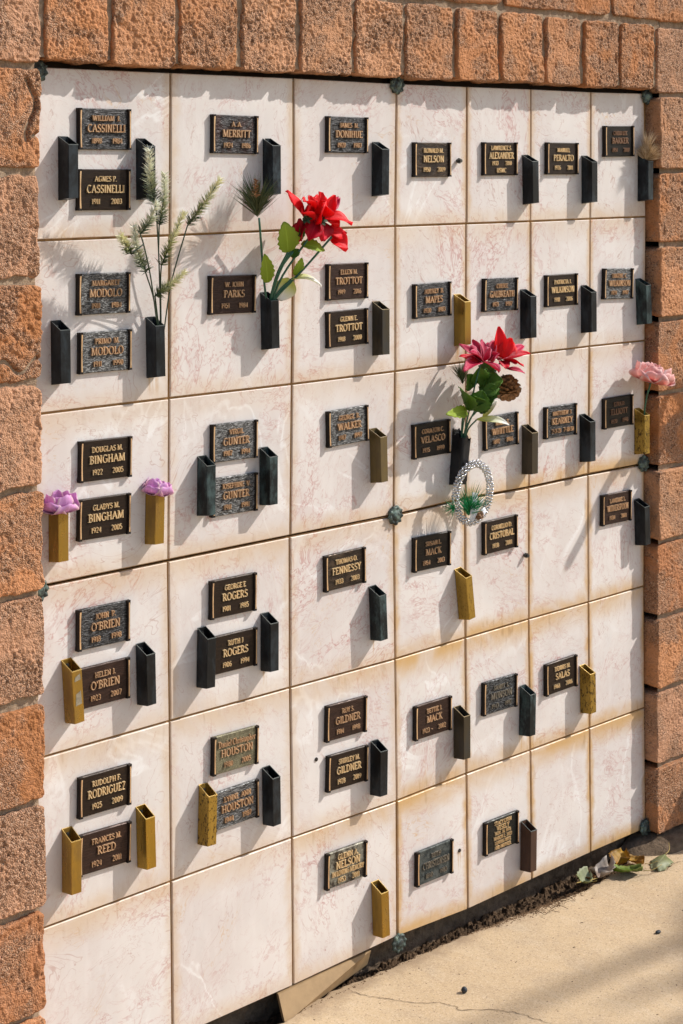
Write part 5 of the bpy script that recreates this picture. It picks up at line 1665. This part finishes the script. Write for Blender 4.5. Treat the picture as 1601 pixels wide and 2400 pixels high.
# ------------------------------------------------------------------ leaves and litter on the path
def ground_leaf(label, c, size, width, mat, rotz, curl, seed, stem_to=None, rx=0.0, lift=0.006):
    rr = random.Random(seed)
    o = (c[0], c[1], 0.004)
    t = thing('fallen_leaf', label, 'leaf', 'fallen leaves at the foot of the wall', o, (0, 0, rotz))
    nu, nv = 14, 12
    v, uv = [], []
    for i in range(nu + 1):
        u = i / nu
        w = (math.sin(math.pi * (0.06 + 0.9 * u ** 0.8)) ** 0.7) * (1 + 0.12 * math.sin(i * 2.1 + seed)) * width / 2
        for j in range(nv + 1):
            q = j / nv * 2 - 1
            x = (u - 0.5) * size * (1 - 0.10 * curl)
            z = lift + curl * (0.22 * size * (u - 0.45) ** 2 * 2 + 0.30 * width * q * q) + 0.05 * size * math.sin(5 * u + 2.3 * q + seed) * abs(curl) + rr.uniform(-.0006, .0006)
            v.append((x, q * w, max(0.0008, z + rx * q * w)))
            uv.append((u, j / nv))
    f = [(i * (nv + 1) + j, (i + 1) * (nv + 1) + j, (i + 1) * (nv + 1) + j + 1, i * (nv + 1) + j + 1) for i in range(nu) for j in range(nv)]
    ob = link('leaf_blade', mesh('leaf_blade', v, f, mat, True, uv), t)
    sm = ob.modifiers.new('thickness', 'SOLIDIFY')
    sm.thickness = 0.0005
    sm.offset = 0
    mbs = MB()
    b = Vector((-0.5 * size, 0, v[nv // 2][2]))
    mbs.tube(smooth_path([b, b + Vector((-0.3 * size, 0.06 * size, 0.004)), b + Vector((-0.62 * size, -0.04 * size, 0.012))], 8), 0.0010, 5, 0.0006)
    link('leaf_stem', mbs.build('leaf_stem', M['leaf_stem'], True), t)
M['leaf_stem'] = mat_simple('leaf_stem', (0.42, 0.30, 0.08), 0.6, var=0.2)
LM = {'yellow': mat_petal('yellow_leaf', (0.34, 0.16, 0.014), (0.52, 0.29, 0.02), (0.20, 0.09, 0.015), 0.4),
      'green': mat_petal('fallen_green_leaf', (0.10, 0.16, 0.015), (0.14, 0.22, 0.02), (0.32, 0.36, 0.10), 0.35),
      'dry': mat_petal('withered_leaf', (0.22, 0.16, 0.12), (0.36, 0.30, 0.25), (0.48, 0.42, 0.36), 0.2),
      'pale': mat_petal('pale_leaf', (0.22, 0.24, 0.10), (0.38, 0.40, 0.24), None, 0.3),
      'brown': mat_petal('brown_leaf', (0.20, 0.10, 0.035), (0.30, 0.16, 0.06), None, 0.3)}
ground_leaf('curled yellow leaf against the dark gap under the marble', (0.735, -0.040), 0.068, 0.052, LM['yellow'], 0.4, 1.0, 3, lift=0.012)
ground_leaf('small amber leaf tucked behind the green leaf', (0.765, -0.060), 0.052, 0.043, LM['yellow'], 1.9, 0.9, 4, lift=0.006)
ground_leaf('glossy green fallen leaf lying on the path by the wall', (0.708, -0.083), 0.076, 0.057, LM['green'], 2.5, 0.7, 5, rx=0.2)
ground_leaf('grey brown withered leaf beside the green leaf', (0.655, -0.050), 0.084, 0.057, LM['dry'], 0.3, 1.1, 6, rx=-0.2)
ground_leaf('pale green curled leaf with a long yellow stem', (0.585, -0.050), 0.062, 0.035, LM['pale'], 0.35, 1.2, 8, rx=0.5, lift=0.010)
ground_leaf('folded olive leaf lying alone on the sunlit path', (0.812, -0.104), 0.076, 0.055, LM['pale'], 3.5, -0.9, 9, rx=0.15, lift=0.016)
ground_leaf('small brown leaf scrap under the withered leaf', (0.615, -0.038), 0.045, 0.032, LM['brown'], 1.0, 0.8, 10)

rr = random.Random(51)
mb = MB()
def chip(x, y, z, s, flat=0.35):
    a = rr.uniform(0, 6.28)
    l, w = s * rr.uniform(.7, 2.2), s * rr.uniform(.4, .9)
    ca, sa = math.cos(a), math.sin(a)
    tz = rr.uniform(-.4, .4) * s
    pts = [(-l, -w, 0), (l, -w * .7, tz), (l * .8, w, tz), (-l * .9, w * .8, 0), (0, 0, s * flat + abs(tz))]
    mb.add([(x + px * ca - py * sa, y + px * sa + py * ca, z + pz) for px, py, pz in pts], [(0, 1, 4), (1, 2, 4), (2, 3, 4), (3, 0, 4), (3, 2, 1, 0)])
for k in range(1700):
    x = rr.triangular(0.18, 0.60, 0.42) if k < 1300 else rr.uniform(-0.30, 0.80)
    wdt = 0.034 * max(0.15, 1 - abs(x - 0.44) / 0.26)
    y0 = -0.022 - 0.028 * max(0, min(1, (x - 0.15) / 0.3))
    y = y0 + rr.gauss(-0.002, wdt * 0.5)
    chip(x, min(y, 0.015), 0.003 if y < y0 else -0.010, rr.uniform(0.0008, 0.0021))
ob = thing('leaf_litter', 'strip of brown crumbled leaf litter along the foot of the wall', 'leaf litter', me=mb.build('leaf_litter', M['debris']))
ob['kind'] = 'stuff'
mb = MB()
for k in range(150):
    x, y = rr.uniform(-0.35, 1.0), rr.uniform(-0.75, -0.06)
    chip(x, y, 0.003, rr.choice((0.0008, 0.0010, 0.0012, 0.0020)))
for k in range(7):
    x, y = rr.uniform(0.3, 0.7), rr.uniform(-0.11, -0.06)
    a = rr.uniform(0, 3)
    mb.tube(smooth_path([(x, y, 0.005), (x + .02 * math.cos(a), y + .02 * math.sin(a), 0.008), (x + .035 * math.cos(a + .3), y + .035 * math.sin(a + .3), 0.004)], 6), 0.0006, 4)
ob = thing('path_grit', 'dark grit and crumbs scattered over the tan concrete path', 'grit', me=mb.build('path_grit', M['crack']))
ob['kind'] = 'stuff'
def lump(label, x, y, rx, ry, rz, seed, name, cat):
    n, m = 14, 9
    v = []
    for a in range(m + 1):
        for b in range(n):
            th, ph = math.pi * a / m, 2 * math.pi * b / n
            v.append((math.sin(th) * math.cos(ph) * rx, math.sin(th) * math.sin(ph) * ry, math.cos(th) * rz))
    v = np.array(v)
    v *= (1 + 0.10 * fbm(v / max(rx, ry) * 1.7 + seed, seed, 2))[:, None]
    f = [(a * n + b, a * n + (b + 1) % n, (a + 1) * n + (b + 1) % n, (a + 1) * n + b)[::-1] for a in range(m) for b in range(n)]
    thing(name, label, cat, loc=(x, y, 0.003 + rz * 0.92), me=mesh(name, v, f, M['berry'], True))
lump('round dark berry lying on the open path', -0.008, -0.2025, 0.0066, 0.0066, 0.0066, 3, 'dry_berry', 'berry')
lump('flat black pebble near the right edge of the path', 0.505, -0.318, 0.008, 0.005, 0.0035, 6, 'pebble', 'pebble')

# ------------------------------------------------------------------ beyond the right edge: unseen block and straps added to cast shadows, and a tree
mb = MB()
mb.box(1.235, 1.95, -0.305, -0.06, -0.02, 0.36, 0.012)  # unseen block added to shade the jamb foot and the ground
thing('shadow_block', 'unseen low block added beyond the right edge to cast shade', 'shadow caster', loc=(0, 0, 0), me=mb.build('shadow_block', M['footing']))
o = (1.42, -0.20, 0.36)  # unseen straps added to throw shadow bands on jamb and marble
t = thing('shadow_straps', 'unseen straps added beyond the right edge to cast shadow bands', 'plant', loc=o)
D = -TRAVEL
def sh(p, k):
    return tuple(Vector(p) + D * k)
for k, (a, b, ka, kb, w) in enumerate([((0.985, -0.04, 1.150), (0.880, -0.04, 1.060), 0.52, 0.44, 0.026), ((1.000, -0.04, 1.068), (0.880, -0.04, 0.985), 0.50, 0.42, 0.036), ((0.835, 0, 0.982), (0.584, 0, 0.765), 0.66, 0.86, 0.032)]):
    p0, p1 = Vector(sh(a, ka)), Vector(sh(b, kb))
    root = Vector((1.46 + 0.05 * k, -0.20, 0.36))
    path = smooth_path([root, root.lerp(p0, 0.55) + Vector((0.10, 0, 0.10)), p0, p1], 18)
    blade_mb = MB()
    blade_mb.tube([off(p, o) for p in path], w * 0.5, 6, w * 0.40)
    link('shadow_strap', blade_mb.build('shadow_strap', M['leaf_green'], True), t)
# a bare tree further off: its twigs lay the soft bands on the path
o = (9.2, -5.2, 0.0)
t = thing('bare_tree', 'bare tree beyond the right edge shading the path', 'tree', loc=o)
mb = MB()
mb.tube(smooth_path([(0, 0, -0.05), (0.1, 0.05, 2.0), (-0.1, 0.1, 4.2), (-0.5, 0.2, 6.6)], 14), 0.13, 10, 0.04)
link('trunk', mb.build('trunk', M['cone'], True), t)
def branch(pts, r0, r1):
    mbb = MB()
    mbb.tube([off(p, o) for p in smooth_path(pts, 14)], r0, 6, r1)
    link('branch', mbb.build('branch', M['cone'], True), t)
def g2(x, y, k):
    return sh((x, y, 0.0), k)
branch([(9.1, -5.1, 4.4), g2(1.2, -0.42, 9.2), g2(0.55, -0.375, 9.0), g2(0.05, -0.325, 8.8), g2(-0.25, -0.30, 8.7)], 0.036, 0.012)
branch([(9.1, -5.1, 4.0), g2(1.1, -0.58, 9.0), g2(0.45, -0.485, 8.8), g2(0.15, -0.445, 8.6)], 0.030, 0.010)
branch([(9.1, -5.1, 4.2), g2(0.9, -0.66, 8.6), g2(0.3, -0.60, 8.4), g2(0.0, -0.55, 8.2)], 0.028, 0.012)
